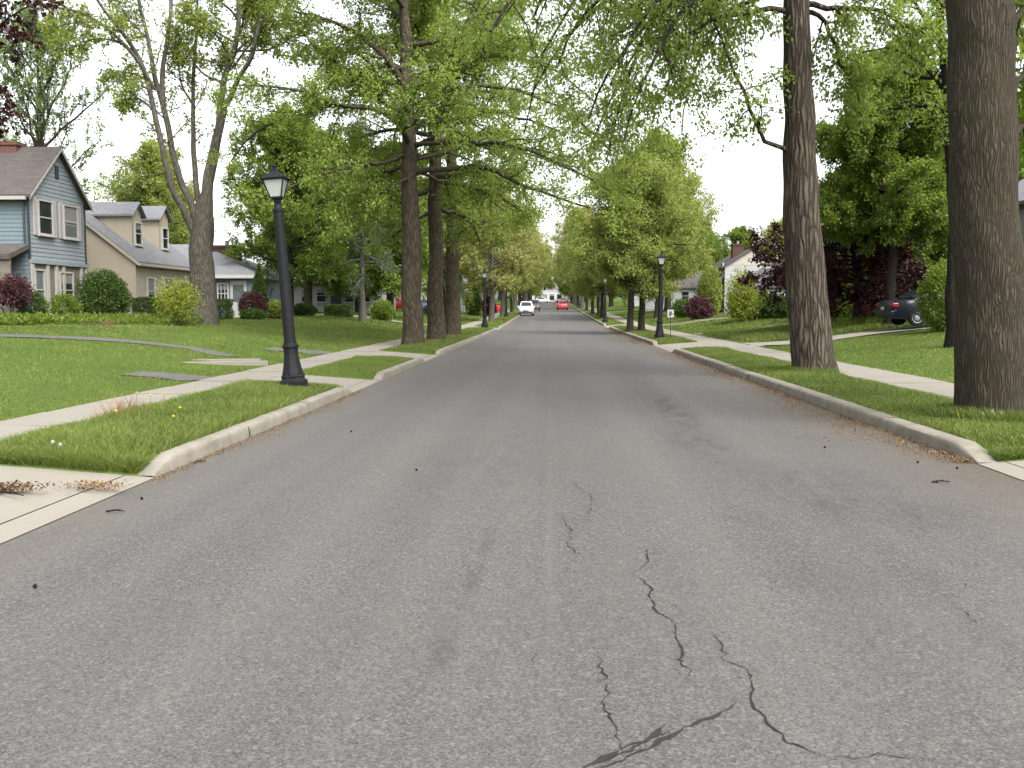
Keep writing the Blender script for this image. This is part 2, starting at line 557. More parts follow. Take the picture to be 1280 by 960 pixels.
M['leaf_crimson'] = m_leaf('crimson_leaf', (0.012, 0.0045, 0.0045), (0.036, 0.010, 0.009), 0.3, (1.6, 0.7, 0.6))
M['leaf_burg'] = m_leaf('burgundy_leaf', (0.030, 0.012, 0.014), (0.065, 0.024, 0.028), 0.3, (1.4, 0.7, 0.7))
M['leaf_yellow'] = m_leaf('yellow_green_leaf', (0.090, 0.115, 0.015), (0.19, 0.215, 0.032), 0.42)
M['leaf_needle'] = m_leaf('needle_leaf', (0.03, 0.05, 0.026), (0.07, 0.10, 0.055), 0.2)
M['grass'] = m_leaf('grass_blade', (0.058, 0.090, 0.017), (0.155, 0.192, 0.040), 0.35, (1.2, 1.25, 0.7), 0.55, 1.08)
M['litter'] = m_leaf('litter_flake', (0.10, 0.055, 0.025), (0.30, 0.185, 0.085), 0.15, (1, 0.9, 0.7), 0.8, 0.75)

# ------------------------------------------------------------------ foliage engine


def nrm(a):
    return a / np.maximum(np.linalg.norm(a, axis=-1, keepdims=True), 1e-9)


def frames(T):
    ref = np.where(np.abs(T[..., 2:3]) > 0.9, np.array([1.0, 0, 0]), np.array([0, 0, 1.0]))
    U = nrm(np.cross(T, ref))
    return U, np.cross(T, U)


def tubes(P, r, S):
    """P (N,M,3), r (N,M) -> verts, quads"""
    N, Mx, _ = P.shape
    T = nrm(np.gradient(P, axis=1))
    U, V = frames(T)
    w = np.arange(S) * 2 * np.pi / S
    vs = P[:, :, None, :] + r[:, :, None, None] * (np.cos(w)[None, None, :, None] * U[:, :, None, :] + np.sin(w)[None, None, :, None] * V[:, :, None, :])
    i = np.arange(N)[:, None, None] * Mx * S + np.arange(Mx - 1)[None, :, None] * S
    k = np.arange(S)[None, None, :]
    k2 = (k + 1) % S
    f = np.stack([i + k, i + k2, i + S + k2, i + S + k], -1).reshape(-1, 4)
    return vs.reshape(-1, 3), f


def grow(rng, S, D, L, r0, nseg, wander, trop, taper=0.25):
    N = len(S)
    P = np.zeros((N, nseg + 1, 3))
    P[:, 0] = S
    d = nrm(D)
    step = (L / nseg)[:, None]
    for i in range(nseg):
        d = nrm(d + rng.normal(0, wander, (N, 3)) + np.asarray(trop))
        P[:, i + 1] = P[:, i] + d * step
    t = np.linspace(0, 1, nseg + 1)
    r = r0[:, None] * (1 - t * (1 - taper))[None]
    return P, r


def spawn(rng, P, r, K, t0, t1, ang, dang, length, shrink, flat=1.0, rfac=0.5):
    N, Mx, _ = P.shape
    t = t0 + (t1 - t0) * (np.arange(K)[None] + rng.random((N, K))) / K
    fi = t * (Mx - 1)
    i0 = np.minimum(fi.astype(int), Mx - 2)
    fr = (fi - i0)[..., None]
    n_ = np.arange(N)[:, None]
    A, B = P[n_, i0], P[n_, i0 + 1]
    S = A + (B - A) * fr
    T = nrm(B - A)
    U, V = frames(T)
    az = np.arange(K)[None] * 2.4 + rng.random((N, 1)) * 6.28 + rng.normal(0, 0.4, (N, K))
    an = R(1) * (ang + rng.normal(0, dang, (N, K)))
    D = np.cos(an)[..., None] * T + np.sin(an)[..., None] * (np.cos(az)[..., None] * U + np.sin(az)[..., None] * V)
    D[..., 2] *= flat
    L = length[:, None] * (1 - shrink * t) * rng.uniform(0.65, 1.25, (N, K))
    rr = (r[n_, i0] * (1 - fr[..., 0]) + r[n_, i0 + 1] * fr[..., 0]) * rfac
    return S.reshape(-1, 3), nrm(D.reshape(-1, 3)), L.ravel(), rr.ravel(), np.repeat(np.arange(N), K)


def leafmesh(rng, P, D, L, W, upb=0.8, droop=0.25, nspread=0.7):
    N = len(P)
    ax = nrm(D * 0.7 + rng.normal(0, 0.6, (N, 3)) + np.array([0, 0, -droop]))
    n = nrm(rng.normal(0, nspread, (N, 3)) + np.array([0, 0, upb]))
    sd = nrm(np.cross(ax, n))
    n = np.cross(sd, ax)
    s = rng.uniform(0.6, 1.25, (N, 1))
    l, w = L * s, W * s
    a = P
    b = P + ax * l * 0.42 + sd * w * 0.5 + n * w * 0.12
    c = P + ax * l - n * l * 0.08
    d = P + ax * l * 0.42 - sd * w * 0.5 + n * w * 0.12
    V = np.stack([a, b, c, d], 1).reshape(-1, 3)
    Fq = np.arange(4 * N).reshape(-1, 4)
    return V, Fq


def resample(poly, Mn, rng=None, wob=0.0):
    p = np.asarray(poly, float)
    s = np.concatenate([[0], np.cumsum(np.linalg.norm(np.diff(p, axis=0), axis=1))])
    # Catmull-Rom through the points
    q = np.linspace(0, s[-1], Mn)
    tang = np.zeros_like(p)
    tang[1:-1] = (p[2:] - p[:-2]) / (s[2:] - s[:-2])[:, None]
    tang[0] = (p[1] - p[0]) / (s[1] - s[0])
    tang[-1] = (p[-1] - p[-2]) / (s[-1] - s[-2])
    i = np.clip(np.searchsorted(s, q, 'right') - 1, 0, len(p) - 2)
    h = (s[i + 1] - s[i])[:, None]
    t = ((q - s[i])[:, None]) / h
    out = (2 * t**3 - 3 * t**2 + 1) * p[i] + (t**3 - 2 * t**2 + t) * h * tang[i] + (-2 * t**3 + 3 * t**2) * p[i + 1] + (t**3 - t**2) * h * tang[i + 1]
    if rng is not None and wob:
        w = rng.normal(0, wob, out.shape)
        w[0] = 0
        out = out + w
    return out


def trunk_mesh(rng, pts, radii, S, flare=0.45, fh=0.45, lump=0.04, roots=5, knots=()):
    """pts (M,3) from the ground up"""
    P = np.asarray(pts)[None]
    r = np.asarray(radii)[None]
    V, Fq = tubes(P, r, S)
    V = V.reshape(len(pts), S, 3)
    cen = np.asarray(pts)[:, None, :]
    w = np.arange(S) * 2 * np.pi / S
    z = (np.asarray(pts)[:, 2] - pts[0][2])[:, None]
    ph = rng.random(8) * 6.28
    f = 1 + flare * np.exp(-np.maximum(z, 0) / fh) * (0.75 + 0.35 * np.sin(roots * w + ph[0])[None] + 0.2 * np.sin((roots - 2) * w + ph[1])[None])
    f = f + lump * (np.sin(2 * w[None] + z * 0.9 + ph[2]) + 0.6 * np.sin(3 * w[None] - z * 1.7 + ph[3]) + 0.5 * np.sin(5 * w[None] + z * 2.9 + ph[4]) + 0.4 * np.sin(7 * w[None] + ph[5] + z * 5))
    for (kz, ka, ks, kamp) in knots:
        da = np.angle(np.exp(1j * (w - ka)))[None] * np.asarray(radii)[:, None]
        q = np.sqrt((z - kz) ** 2 + da ** 2) / ks
        f = f + kamp * (np.exp(-(q - 0.8) ** 2 * 3) - 0.6 * np.exp(-q ** 2 * 4))
    V = cen + (V - cen) * f[..., None]
    return V.reshape(-1, 3), Fq


STATS = {}


def make_tree(name, label, base, trunk, r0, r1, bark, leaf, seed, limbs=(), auto=None, L1=None, L2=None, leafp=None, sides=20, flare=0.45,
              lump=0.04, group=None, limb_r=0.10, cat='tree', zcut=None, extra_trunks=(), trunk_pow=0.9, keep=None, fh=0.45, rprof=None, knots=()):
    """base world point; trunk list of local points; limbs list of (points local, r)."""
    rng = np.random.default_rng(seed)
    root = thing(name, label, cat, base, 0, group)
    V0, F0, n0 = [], [], 0
    stems = [(trunk, r0, r1, True)] + [(p, a, b, False) for (p, a, b) in extra_trunks]
    main = None
    for (pts, a, b, isbase) in stems:
        ln = np.linalg.norm(np.diff(np.asarray(pts, float), axis=0), axis=1).sum()
        Mn = max(12, int(ln / (0.10 if knots and isbase else 0.22)))
        tp = resample(pts, Mn)
        sw = np.linspace(0, ln, Mn)
        for ax_ in (0, 1):
            tp[:, ax_] += 0.025 * np.minimum(sw, 1) * np.sin(sw * 1.7 + rng.random() * 6) + 0.012 * np.minimum(sw, 1) * np.sin(sw * 4.1 + rng.random() * 6)
        t = np.linspace(0, 1, Mn)
        rad = b + (a - b) * (1 - t) ** trunk_pow
        if isbase and rprof: rad = np.interp(t, [q[0] for q in rprof], [q[1] for q in rprof])
        if isbase:
            tp[0, 2] -= 0.15
        V, Fq = trunk_mesh(rng, tp, rad, sides if isbase else max(8, sides // 2), flare if isbase else 0, fh, lump, 5, knots if isbase else ())
        V0.append(V); F0.append(Fq + n0); n0 += len(V)
        if isbase: main, mrad = tp, rad
    mesh_np('trunk', np.concatenate(V0), np.concatenate(F0), bark, root, True)
    # limbs
    MN = 12
    LP, LR = [], []
    for (pts, rr) in limbs:
        LP.append(resample(pts, MN, rng, 0.03))
        LR.append(np.linspace(rr, rr * 0.25, MN))
    for (pts, a, b) in extra_trunks:
        LP.append(resample(pts, MN))
        LR.append(np.linspace(a, b, MN) * 0.6)
    if auto:
        n = auto['n']
        u = (np.arange(n) + rng.random(n)) / n
        zz = auto['z0'] + (auto['z1'] - auto['z0']) * u
        zi = np.array([np.interp(z, main[:, 2], np.arange(len(main))) for z in zz])
        S = np.stack([np.interp(zi, np.arange(len(main)), main[:, k]) for k in range(3)], 1)
        rr = np.interp(zi, np.arange(len(main)), mrad)
        az = np.arange(n) * 2.4 + rng.random() * 6 + rng.normal(0, 0.3, n)
        if 'az' in auto:
            az = auto['az'][0] + (auto['az'][1] - auto['az'][0]) * rng.random(n)
        el = R(1) * (auto['e0'] + (auto['e1'] - auto['e0']) * u + rng.normal(0, 7, n))
        D = np.stack([np.cos(az) * np.cos(el), np.sin(az) * np.cos(el), np.sin(el)], 1)
        Ln = auto['R'] * np.array([auto['prof'](q) for q in u]) * rng.uniform(0.8, 1.2, n)
        P, r = grow(rng, S, D, Ln, np.minimum(rr * 0.55, limb_r), MN - 1, auto.get('wander', 0.12), auto.get('trop', (0, 0, 0.03)), 0.22)
        LP += list(P); LR += list(r)
    LP, LR = np.array(LP), np.array(LR)
    lens = np.linalg.norm(np.diff(LP, axis=1), axis=2).sum(1)
    bv, bf, nb = [], [], 0

    def addt(P, r, S):
        nonlocal nb
        V, Fq = tubes(P, r, S)
        bv.append(V); bf.append(Fq + nb); nb += len(V)

    nman = len(limbs)
    if nman: addt(LP[:nman], LR[:nman], 9)
    if len(LP) > nman + len(extra_trunks): addt(LP[nman + len(extra_trunks):], LR[nman + len(extra_trunks):], 8)
    S, D, L, rr, par = spawn(rng, LP, LR, L1['K'], L1.get('t0', 0.2), 1.0, L1.get('ang', 50), 12, np.maximum(lens * L1['len'], L1.get('min', 0.6)), L1.get('shrink', 0.5), L1.get('flat', 1.0), 0.5)
    P1, r1_ = grow(rng, S, D, L, np.clip(rr, 0.008, 0.06), 6, L1.get('wander', 0.16), L1.get('trop', (0, 0, 0.02)), 0.3)
    if keep is not None:
        ok = keep(P1[:, -1])
        P1, r1_, L, par = P1[ok], r1_[ok], L[ok], par[ok]
    addt(P1, r1_, 5)
    S, D, Lt, rr, par2 = spawn(rng, P1, r1_, L2['K'], 0.12, 1.0, L2.get('ang', 50), 15, np.full(len(P1), L2['len']), 0.3, L2.get('flat', 1.0), 0.6)
    P2, r2_ = grow(rng, S, D, Lt, np.clip(rr, L2.get('r', 0.005), 0.02), 4, L2.get('wander', 0.2), L2.get('trop', (0, 0, 0.0)), 0.4)
    if keep is not None:
        ok = keep(P2[:, -1])
        P2, r2_, par2 = P2[ok], r2_[ok], par2[ok]
    addt(P2, r2_, 3)
    mesh_np('branches', np.concatenate(bv), np.concatenate(bf), bark, root, True)
    n = leafp['n']
    N2 = len(P2)
    t = rng.random((N2, n)) ** 0.8
    fi = t * 4
    i0 = np.minimum(fi.astype(int), 3)
    fr = (fi - i0)[..., None]
    q = np.arange(N2)[:, None]
    pos = P2[q, i0] * (1 - fr) + P2[q, i0 + 1] * fr + rng.normal(0, leafp.get('sp', 0.06), (N2, n, 3))
    dd = nrm(P2[q, i0 + 1] - P2[q, i0])
    ct = rng.normal(0, 0.18, len(P1))[par2]
    ct2 = rng.normal(0, 0.10, N2)
    tint = np.clip(0.5 + (ct + ct2)[:, None] + rng.normal(0, 0.16, (N2, n)), 0, 1)
    V, Fq = leafmesh(rng, pos.reshape(-1, 3), dd.reshape(-1, 3), leafp['L'], leafp['W'], leafp.get('up', 0.8), leafp.get('droop', 0.25), leafp.get('ns', 0.7))
    mesh_np('crown', V, Fq, leaf, root, False, tint.ravel())
    STATS[root.name] = len(Fq)
    return root


def copy_tree(src, loc, rz, scale, label, name=None, group=None):
    r = src.copy()
    C.objects.link(r)
    if name: r.name = name
    r.location = tuple(float(v) for v in loc)
    r.rotation_euler = (0, 0, rz)
    r.scale = scale
    r['label'] = label
    if group: r['group'] = group
    for ch in list(src.children):
        c = ch.copy()
        C.objects.link(c)
        c.parent = r
        for g in ch.children:
            d = g.copy()
            C.objects.link(d)
            d.parent = c
    return r


def ground(x, y):
    return np.array([x, y, float(H(x, y))])


def shrub(name, label, base, rx, ry, h, leaf, n, L, W, seed, shape='round', stem_h=0.0, bark=None, group=None, cat='shrub', inner=0.45, power=2.0, up=0.5):
    """leaves through a lumpy volume; stems under it"""
    rng = np.random.default_rng(seed)
    root = thing(name, label, cat, base, 0, group)
    if shape == 'box':
        p = rng.uniform(-1, 1, (n, 3))
        fc = rng.integers(0, 3, n)
        sgn = rng.choice([-1, 1], n)
        surf = rng.random(n) < 0.75
        p[np.arange(n)[surf], fc[surf]] = sgn[surf] * rng.uniform(0.88, 1.03, surf.sum())
        lum = 1 + 0.05 * np.sin(p[:, :1] * 9 + 2) * np.sin(p[:, 2:3] * 5)
        pos = p * np.array([rx, ry, h / 2]) * lum + np.array([0, 0, h / 2 + stem_h])
        nr = nrm(p ** 5 + 1e-6)
    else:
        d = nrm(rng.normal(0, 1, (n, 3)))
        rad = inner + (1.03 - inner) * rng.random((n, 1)) ** 0.45
        az = np.arctan2(d[:, 1:2], d[:, 0:1])
        lum = 1 + 0.13 * np.sin(az * 3 + seed) * np.cos(d[:, 2:3] * 4 + seed) + 0.08 * np.sin(az * 7 + d[:, 2:3] * 9 + seed) + np.abs(rng.normal(0, 0.055, (n, 1)))
        if shape == 'loose':
            lum = lum + rng.normal(0, 0.16, (n, 1))
        q = d * rad * lum
        if shape == 'cone':
            zz = (q[:, 2:3] + 1) / 2
            q[:, :2] *= np.clip(1.18 - 1.0 * zz, 0.05, 1)
        pos = q * np.array([rx, ry, h / 2]) + np.array([0, 0, h / 2 + stem_h])
        nr = d
    pos[:, 2] = np.maximum(pos[:, 2], 0.02)
    V, Fq = leafmesh(rng, pos, nr, L, W, up, 0.1, 0.8)
    cl = np.sin(pos[:, 0] * 5 + seed) * np.sin(pos[:, 2] * 6) * np.sin(pos[:, 1] * 5 + 1)
    tint = np.clip(0.5 + 0.25 * cl + rng.normal(0, 0.2, n), 0, 1)
    mesh_np('foliage', V, Fq, leaf, root, False, tint)
    ns = 7
    S = np.zeros((ns, 3)); S[:, :2] = rng.normal(0, min(rx, ry) * 0.12, (ns, 2))
    D = nrm(rng.normal(0, 0.4, (ns, 3)) + np.array([0, 0, 1.0]))
    P, r = grow(rng, S, D, np.full(ns, (h * 0.85 + stem_h)), np.full(ns, max(0.012, h * 0.014)), 6, 0.12, (0, 0, 0.03), 0.3)
    P[:, 0, 2] -= 0.06
    V, Fq = tubes(P, r, 5)
    mesh_np('stems', V, Fq, bark or M['bark_far'], root, True)
    return root
#PART2
# ------------------------------------------------------------------ the setting


def grid_sheet(name, xs, ys, zf, mat, kind='structure', tint=None):
    X, Y = np.meshgrid(xs, ys)
    Z = zf(X, Y)
    V = np.stack([X, Y, Z], -1).reshape(-1, 3)
    nx, ny = len(xs), len(ys)
    i = np.arange(ny - 1)[:, None] * nx + np.arange(nx - 1)[None]
    Fq = np.stack([i, i + 1, i + nx + 1, i + nx], -1).reshape(-1, 4)
    o = mesh_np(name, V, Fq, mat, None, True, tint)
    return tag(o, kind=kind)


xs = set(np.round(np.concatenate([np.arange(-30, -7.2, 0.45), np.arange(7.8, 26, 0.45), np.arange(-3.9, 4.4, 1.0), np.linspace(SL0, KL1, 7), np.linspace(KR1, SR0, 7),
                                  [-600, -350, -200, -120, -80, -60, -50, -42, -36, -32, 28, 32, 38, 45, 55, 75, 110, 180, 320, 600]]), 3))
for v in (KL1, SL0, SL1, KR1, SR0, SR1):
    xs |= {round(v - 0.01, 3), round(v + 0.01, 3)}
ys = set(np.round(np.concatenate([np.arange(-8, 62, 0.5), np.arange(62, 130, 2.0), np.arange(130, 300, 8), [-200, -80, -30, -14, 320, 360, 420, 520, 700, 900]]), 3))
for a in APL + APR:
    for v in a:
        ys |= {round(v - 0.01, 3), round(v + 0.01, 3)}
grid_sheet('ground', np.array(sorted(xs)), np.array(sorted(ys)), H, M['lawn'])
grid_sheet('road', np.linspace(KL0 - 0.03, KR0 + 0.03, 9), np.concatenate([[-40], np.arange(-6, 120, 1.5), np.arange(120, 425, 6)]), lambda x, y: gy(y) + 0.0 * x, M['asphalt'])


def slabs(name, x0, x1, y0, y1, zf, mat, step=1.5, gap=0.012, seed=0, thick=0.14):
    rng = np.random.default_rng(seed)
    V, Fq, T = [], [], []
    y = y0
    while y < y1 - 0.05:
        e = min(y + step, y1)
        q = [(x0, y + gap), (x1, y + gap), (x1, e - gap), (x0, e - gap)]
        dz = rng.normal(0, 0.004)
        tl = rng.normal(0, 0.003, 4)
        top = [(a, b, float(zf(a, b)) + dz + tl[k]) for k, (a, b) in enumerate(q)]
        n = len(V)
        V += top + [(a, b, c - thick) for a, b, c in top]
        Fq += [(n, n + 1, n + 2, n + 3)] + [(n + i, n + i + 4, n + (i + 1) % 4 + 4, n + (i + 1) % 4) for i in range(4)]
        T += [rng.random()] * 5
        y = e
    return tag(mesh_np(name, V, np.array(Fq), mat, None, False, T), kind='structure')


slabs('sidewalk', SL1, SL0, -6, 230, lambda x, y: gy(y) + 0.155 + (0.012 if x < -6.4 else 0), M['walk'], seed=1)
slabs('sidewalk', SR0, SR1, -6, 230, lambda x, y: gy(y) + 0.155 + (0.012 if x > 7 else 0), M['walk'], seed=2)


def apron(side, y0, y1, seed):
    k, s = (KL0, SL0) if side < 0 else (KR0, SR0)
    rng = np.random.default_rng(seed)
    gut = k + side * 0.28
    V, Fq, T = [], [], []

    def quadstrip(xa, za, xb, zb, ya, yb, t):
        n = len(V)
        m = 4
        for j in range(m + 1):
            f = j / m
            x = xa + (xb - xa) * f
            z = za + (zb - za) * f
            V.append((x, ya, float(gy(ya)) + z)); V.append((x, yb, float(gy(yb)) + z))
        for j in range(m):
            a = n + 2 * j
            Fq.append((a, a + 1, a + 3, a + 2) if side < 0 else (a, a + 2, a + 3, a + 1))
            T.append(t)
    nseg = max(1, round((y1 - y0) / 3.0))
    for i in range(nseg):
        ya, yb = y0 + (y1 - y0) * i / nseg + 0.006, y0 + (y1 - y0) * (i + 1) / nseg - 0.006
        quadstrip(k, 0.008, gut - side * 0.006, 0.028, ya, yb, 0.55 + 0.3 * rng.random())
        quadstrip(gut + side * 0.008, 0.03, s - side * 0.01, 0.155, ya, yb, 0.4 * rng.random())
    tag(mesh_np('driveway_apron', V, np.array(Fq), M['walk'], None, False, T), kind='structure')
    # soil under the joints
    b = MB()
    b.box(min(k, s), max(k, s), y0, y1, float(gy((y0 + y1) / 2)) - 0.3, float(gy(y0)) - 0.02)
    tag(b.build('apron_soil', M['drive']), kind='structure')


for i, (a, b) in enumerate(APL): apron(-1, a, b, 10 + i)
for i, (a, b) in enumerate(APR): apron(1, a, b, 20 + i)


def kerb(side, y0, y1, seed, t0=0.55, t1=0.55):
    k = KL0 if side < 0 else KR0
    wdt = abs(KL1 - KL0) if side < 0 else 0.24
    prof = [(0.0, -0.08), (0.012, 0.09), (0.022, 0.132), (0.05, 0.153), (wdt - 0.02, 0.160), (wdt + 0.005, 0.15), (wdt + 0.005, -0.08)]
    rng = np.random.default_rng(seed)
    V, Fq, T = [], [], []
    y = y0
    m = len(prof)
    while y < y1 - 0.05:
        e = min(y + 3.0, y1)
        if y1 - e < 1.0: e = y1
        dz, dx, tt = rng.normal(0, 0.004), rng.normal(0, 0.004), rng.random()
        st = [y + 0.009] + [y + (e - y) * q for q in ((0.1, 0.2, 0.35, 0.5, 0.65, 0.8, 0.9))] + [e - 0.009]
        n = len(V)
        for q in st:
            hgt = min(1.0, 0.12 + (q - y0) / max(t0, 0.01), 0.12 + (y1 - q) / max(t1, 0.01))
            for (u, z) in prof:
                zz = z * hgt if z > 0 else z
                V.append((k + side * (u + dx + rng.normal(0, 0.0015)), q, float(gy(q)) + zz + dz * (z > 0) + rng.normal(0, 0.0015)))
        for i in range(len(st) - 1):
            for j in range(m - 1):
                a = n + i * m + j
                Fq.append((a, a + m, a + m + 1, a + 1) if side > 0 else (a, a + 1, a + m + 1, a + m))
                T.append(tt)
        y = e
    o = mesh_np('kerb', V, np.array(Fq), M['kerb'], None, True, T)
    tag(o, kind='structure')
    md = o.modifiers.new('split', 'EDGE_SPLIT')
    md.split_angle = R(40)


kerb(-1, 9.2, 18.7, 1); kerb(-1, 21.8, 29.6, 2); kerb(-1, 33.6, 70, 3); kerb(-1, 75.5, 240, 4)
kerb(1, 10.35, 36.3, 5); kerb(1, 43.0, 75.5, 6); kerb(1, 83, 240, 7)


def strip_path(name, pts, w, mat, lift=0.022, n=40):
    """a path that follows the lawn"""
    c = resample([(p[0], p[1], 0) for p in pts], n)
    t = nrm(np.gradient(c, axis=0))
    s = np.stack([-t[:, 1], t[:, 0], 0 * t[:, 0]], 1)
    V = []
    K = 5
    for i in range(n):
        for j in range(K):
            p = c[i] + s[i] * (w * (j / (K - 1) - 0.5))
            V.append((p[0], p[1], float(H(p[0], p[1])) + lift))
    Fq = [(i * K + j, i * K + j + 1, (i + 1) * K + j + 1, (i + 1) * K + j) for i in range(n - 1) for j in range(K - 1)]
    rng = np.random.default_rng(len(pts))
    return tag(mesh_np(name, V, np.array(Fq), mat, None, True, rng.random(len(Fq)) * 0.6), kind='structure')




def hit(px, py):
    z = 0.4
    for _ in range(30):
        p = gnd(px, py, z)
        z = 0.5 * z + 0.5 * float(H(p[0], p[1]))
    return (float(p[0]), float(p[1]))


PA = [(-7.01, 20.0)] + [hit(*p) for p in ((205, 470), (165, 467))]
PB = [(-7.01, 31.4)] + [hit(*p) for p in ((390, 440), (335, 436))]
PC = [hit(*p) for p in ((285, 446), (240, 436), (180, 429), (90, 423), (0, 420), (-90, 418))]
strip_path('driveway', PA, 1.1, M['drive'], 0.02)
strip_path('driveway', PB, 1.4, M['drive'], 0.02)
strip_path('garden_path', PC, 0.8, M['drive'], 0.02)
strip_path('driveway', [(7.72, 39.6), (10, 39.6), (14, 40.2), (20, 40.3), (27, 40.3)], 2.6, M['walk'], 0.05)
strip_path('garden_path', [(7.72, 55), (11, 56), (16, 58), (22, 60)], 1.1, M['walk'], 0.04)
strip_path('garden_path', [(7.72, 77), (12, 79), (20, 80), (30, 80)], 2.4, M['walk'], 0.04)
strip_path('driveway', [(-7.01, 73), (-12, 73), (-20, 73.5), (-30, 73.5)], 3.0, M['walk'], 0.05)

# the pale edged slot where the garden path meets the sidewalk
t = thing('concrete_step', 'pale concrete edging round a sunken strip where the garden path meets the sidewalk', 'step', ground(-8.2, 24.9))
bz = MB()
bz.obox((-0.0, 0.0), (0.94, 0.34), (-0.34, 0.94), 1.05, 0.09, -0.1, 0.085)
bz.build('kerb_edge', M['walk'], t, bevel=0.01)['label'] = 'front edging strip of pale concrete'
bz = MB(); bz.obox((-0.42, 0.78), (0.94, 0.34), (-0.34, 0.94), 1.05, 0.09, -0.1, 0.10)
bz.build('kerb_edge', M['walk'], t, bevel=0.01)
bz = MB(); bz.obox((-0.21, 0.39), (0.94, 0.34), (-0.34, 0.94), 1.04, 0.315, -0.1, 0.04)
bz.build('sunken_bed', M['drive'], t)


# cracks and tar seals of the road, as thin strips on the asphalt
def crack(pts, w, seed, mat, rough=0.016, z=0.004):
    rng = np.random.default_rng(seed)
    g = np.array([gnd(*p) for p in pts])
    s = np.concatenate([[0], np.cumsum(np.linalg.norm(np.diff(g, axis=0), axis=1))])
    n = max(6, int(s[-1] / 0.035))
    q = np.linspace(0, s[-1], n)
    c = np.stack([np.interp(q, s, g[:, k]) for k in range(3)], 1)
    jit = np.cumsum(rng.normal(0, rough, (n, 2)), axis=0)
    jit -= np.linspace(0, 1, n)[:, None] * jit[-1]
    c[:, :2] += jit * 0.9 + rng.normal(0, rough * 0.35, (n, 2))
    t = nrm(np.gradient(c, axis=0))
    sd = np.stack([-t[:, 1], t[:, 0], np.zeros(n)], 1)
    ww = w * np.abs(0.55 + 0.5 * np.sin(np.linspace(0, rng.uniform(9, 22), n) + rng.random() * 6) + rng.normal(0, 0.35, n)) + 0.0015
    e = np.minimum(np.arange(n), np.arange(n)[::-1]) / 6.0
    ww *= np.clip(e, 0.1, 1)
    a, b = c + sd * ww[:, None] * 0.5, c - sd * ww[:, None] * 0.5
    V = np.stack([a, b], 1).reshape(-1, 3)
    V[:, 2] = z
    Fq = np.array([(2 * i, 2 * i + 1, 2 * i + 3, 2 * i + 2) for i in range(n - 1)])
    tag(mesh_np('road_crack', V, Fq, mat), kind='structure')


CR = [([(815, 683), (817, 695), (805, 712), (796, 716), (812, 730), (818, 752), (832, 765), (834, 790), (846, 808), (845, 830), (852, 850), (862, 862)], 0.016),
      ([(709, 642), (713, 665), (716, 690), (720, 705)], 0.010), ([(720, 604), (728, 620), (730, 640), (726, 655)], 0.009),
      ([(752, 812), (757, 838), (766, 862), (770, 890), (782, 912), (785, 930), (775, 945)], 0.012),
      ([(880, 788), (897, 808), (899, 825), (916, 833), (935, 838), (938, 852), (925, 862), (935, 880), (931, 900), (950, 918), (968, 928), (980, 936), (1030, 942), (1110, 948), (1200, 958)], 0.013),
      ([(980, 936), (970, 948), (965, 962)], 0.013), ([(1050, 762), (1085, 757)], 0.006), ([(1140, 745), (1165, 741)], 0.006), ([(1190, 755), (1215, 775), (1228, 790)], 0.009),
      ([(666, 816), (664, 833)], 0.012), ([(880, 640), (930, 650), (975, 657)], 0.006), ([(1200, 735), (1213, 728)], 0.02)]
for i, (p, w) in enumerate(CR): crack(p, w * .62, 40 + i, M['crack'], 0.013)
crack([(735, 962), (775, 945), (820, 922), (850, 905), (900, 890), (930, 876)], 0.022, 70, M['tar'], 0.01, 0.003)
crack([(700, 975), (760, 948), (815, 920), (850, 902)], 0.026, 72, M['tar'], 0.014, 0.0025)
crack([(760, 952), (800, 932), (828, 918), (838, 914)], 0.032, 71, M['tar'], 0.012, 0.0035)


# ------------------------------------------------------------------ houses
def siding(mb, O, u, n, ul, ur, z0, z1, h=0.2, lap=0.022):
    """lapped courses on a vertical wall; O (x,y) origin, u horizontal unit, n outward unit; ul(z), ur(z) bounds along u"""
    O, u, n = np.array(O, float), np.array(u, float), np.array(n, float)
    z = z0
    while z < z1 - 1e-4:
        e = min(z + h, z1)
        a0, a1, b0, b1 = ul(z), ur(z), ul(e), ur(e)
        if b1 < b0: b0 = b1 = (b0 + b1) / 2
        P = lambda s, off, zz: (*(O + u * s + n * off), zz)
        mb.add([P(a0, lap, z), P(a1, lap, z), P(b1, 0.003, e), P(b0, 0.003, e), P(a0, -0.02, z), P(a1, -0.02, z)], [(0, 1, 2, 3), (4, 5, 1, 0)])
        z = e


WN = [0]
M['blind'] = m_plain('window_blind', (0.30, 0.30, 0.28), 0.5, 0.5, 0.15)


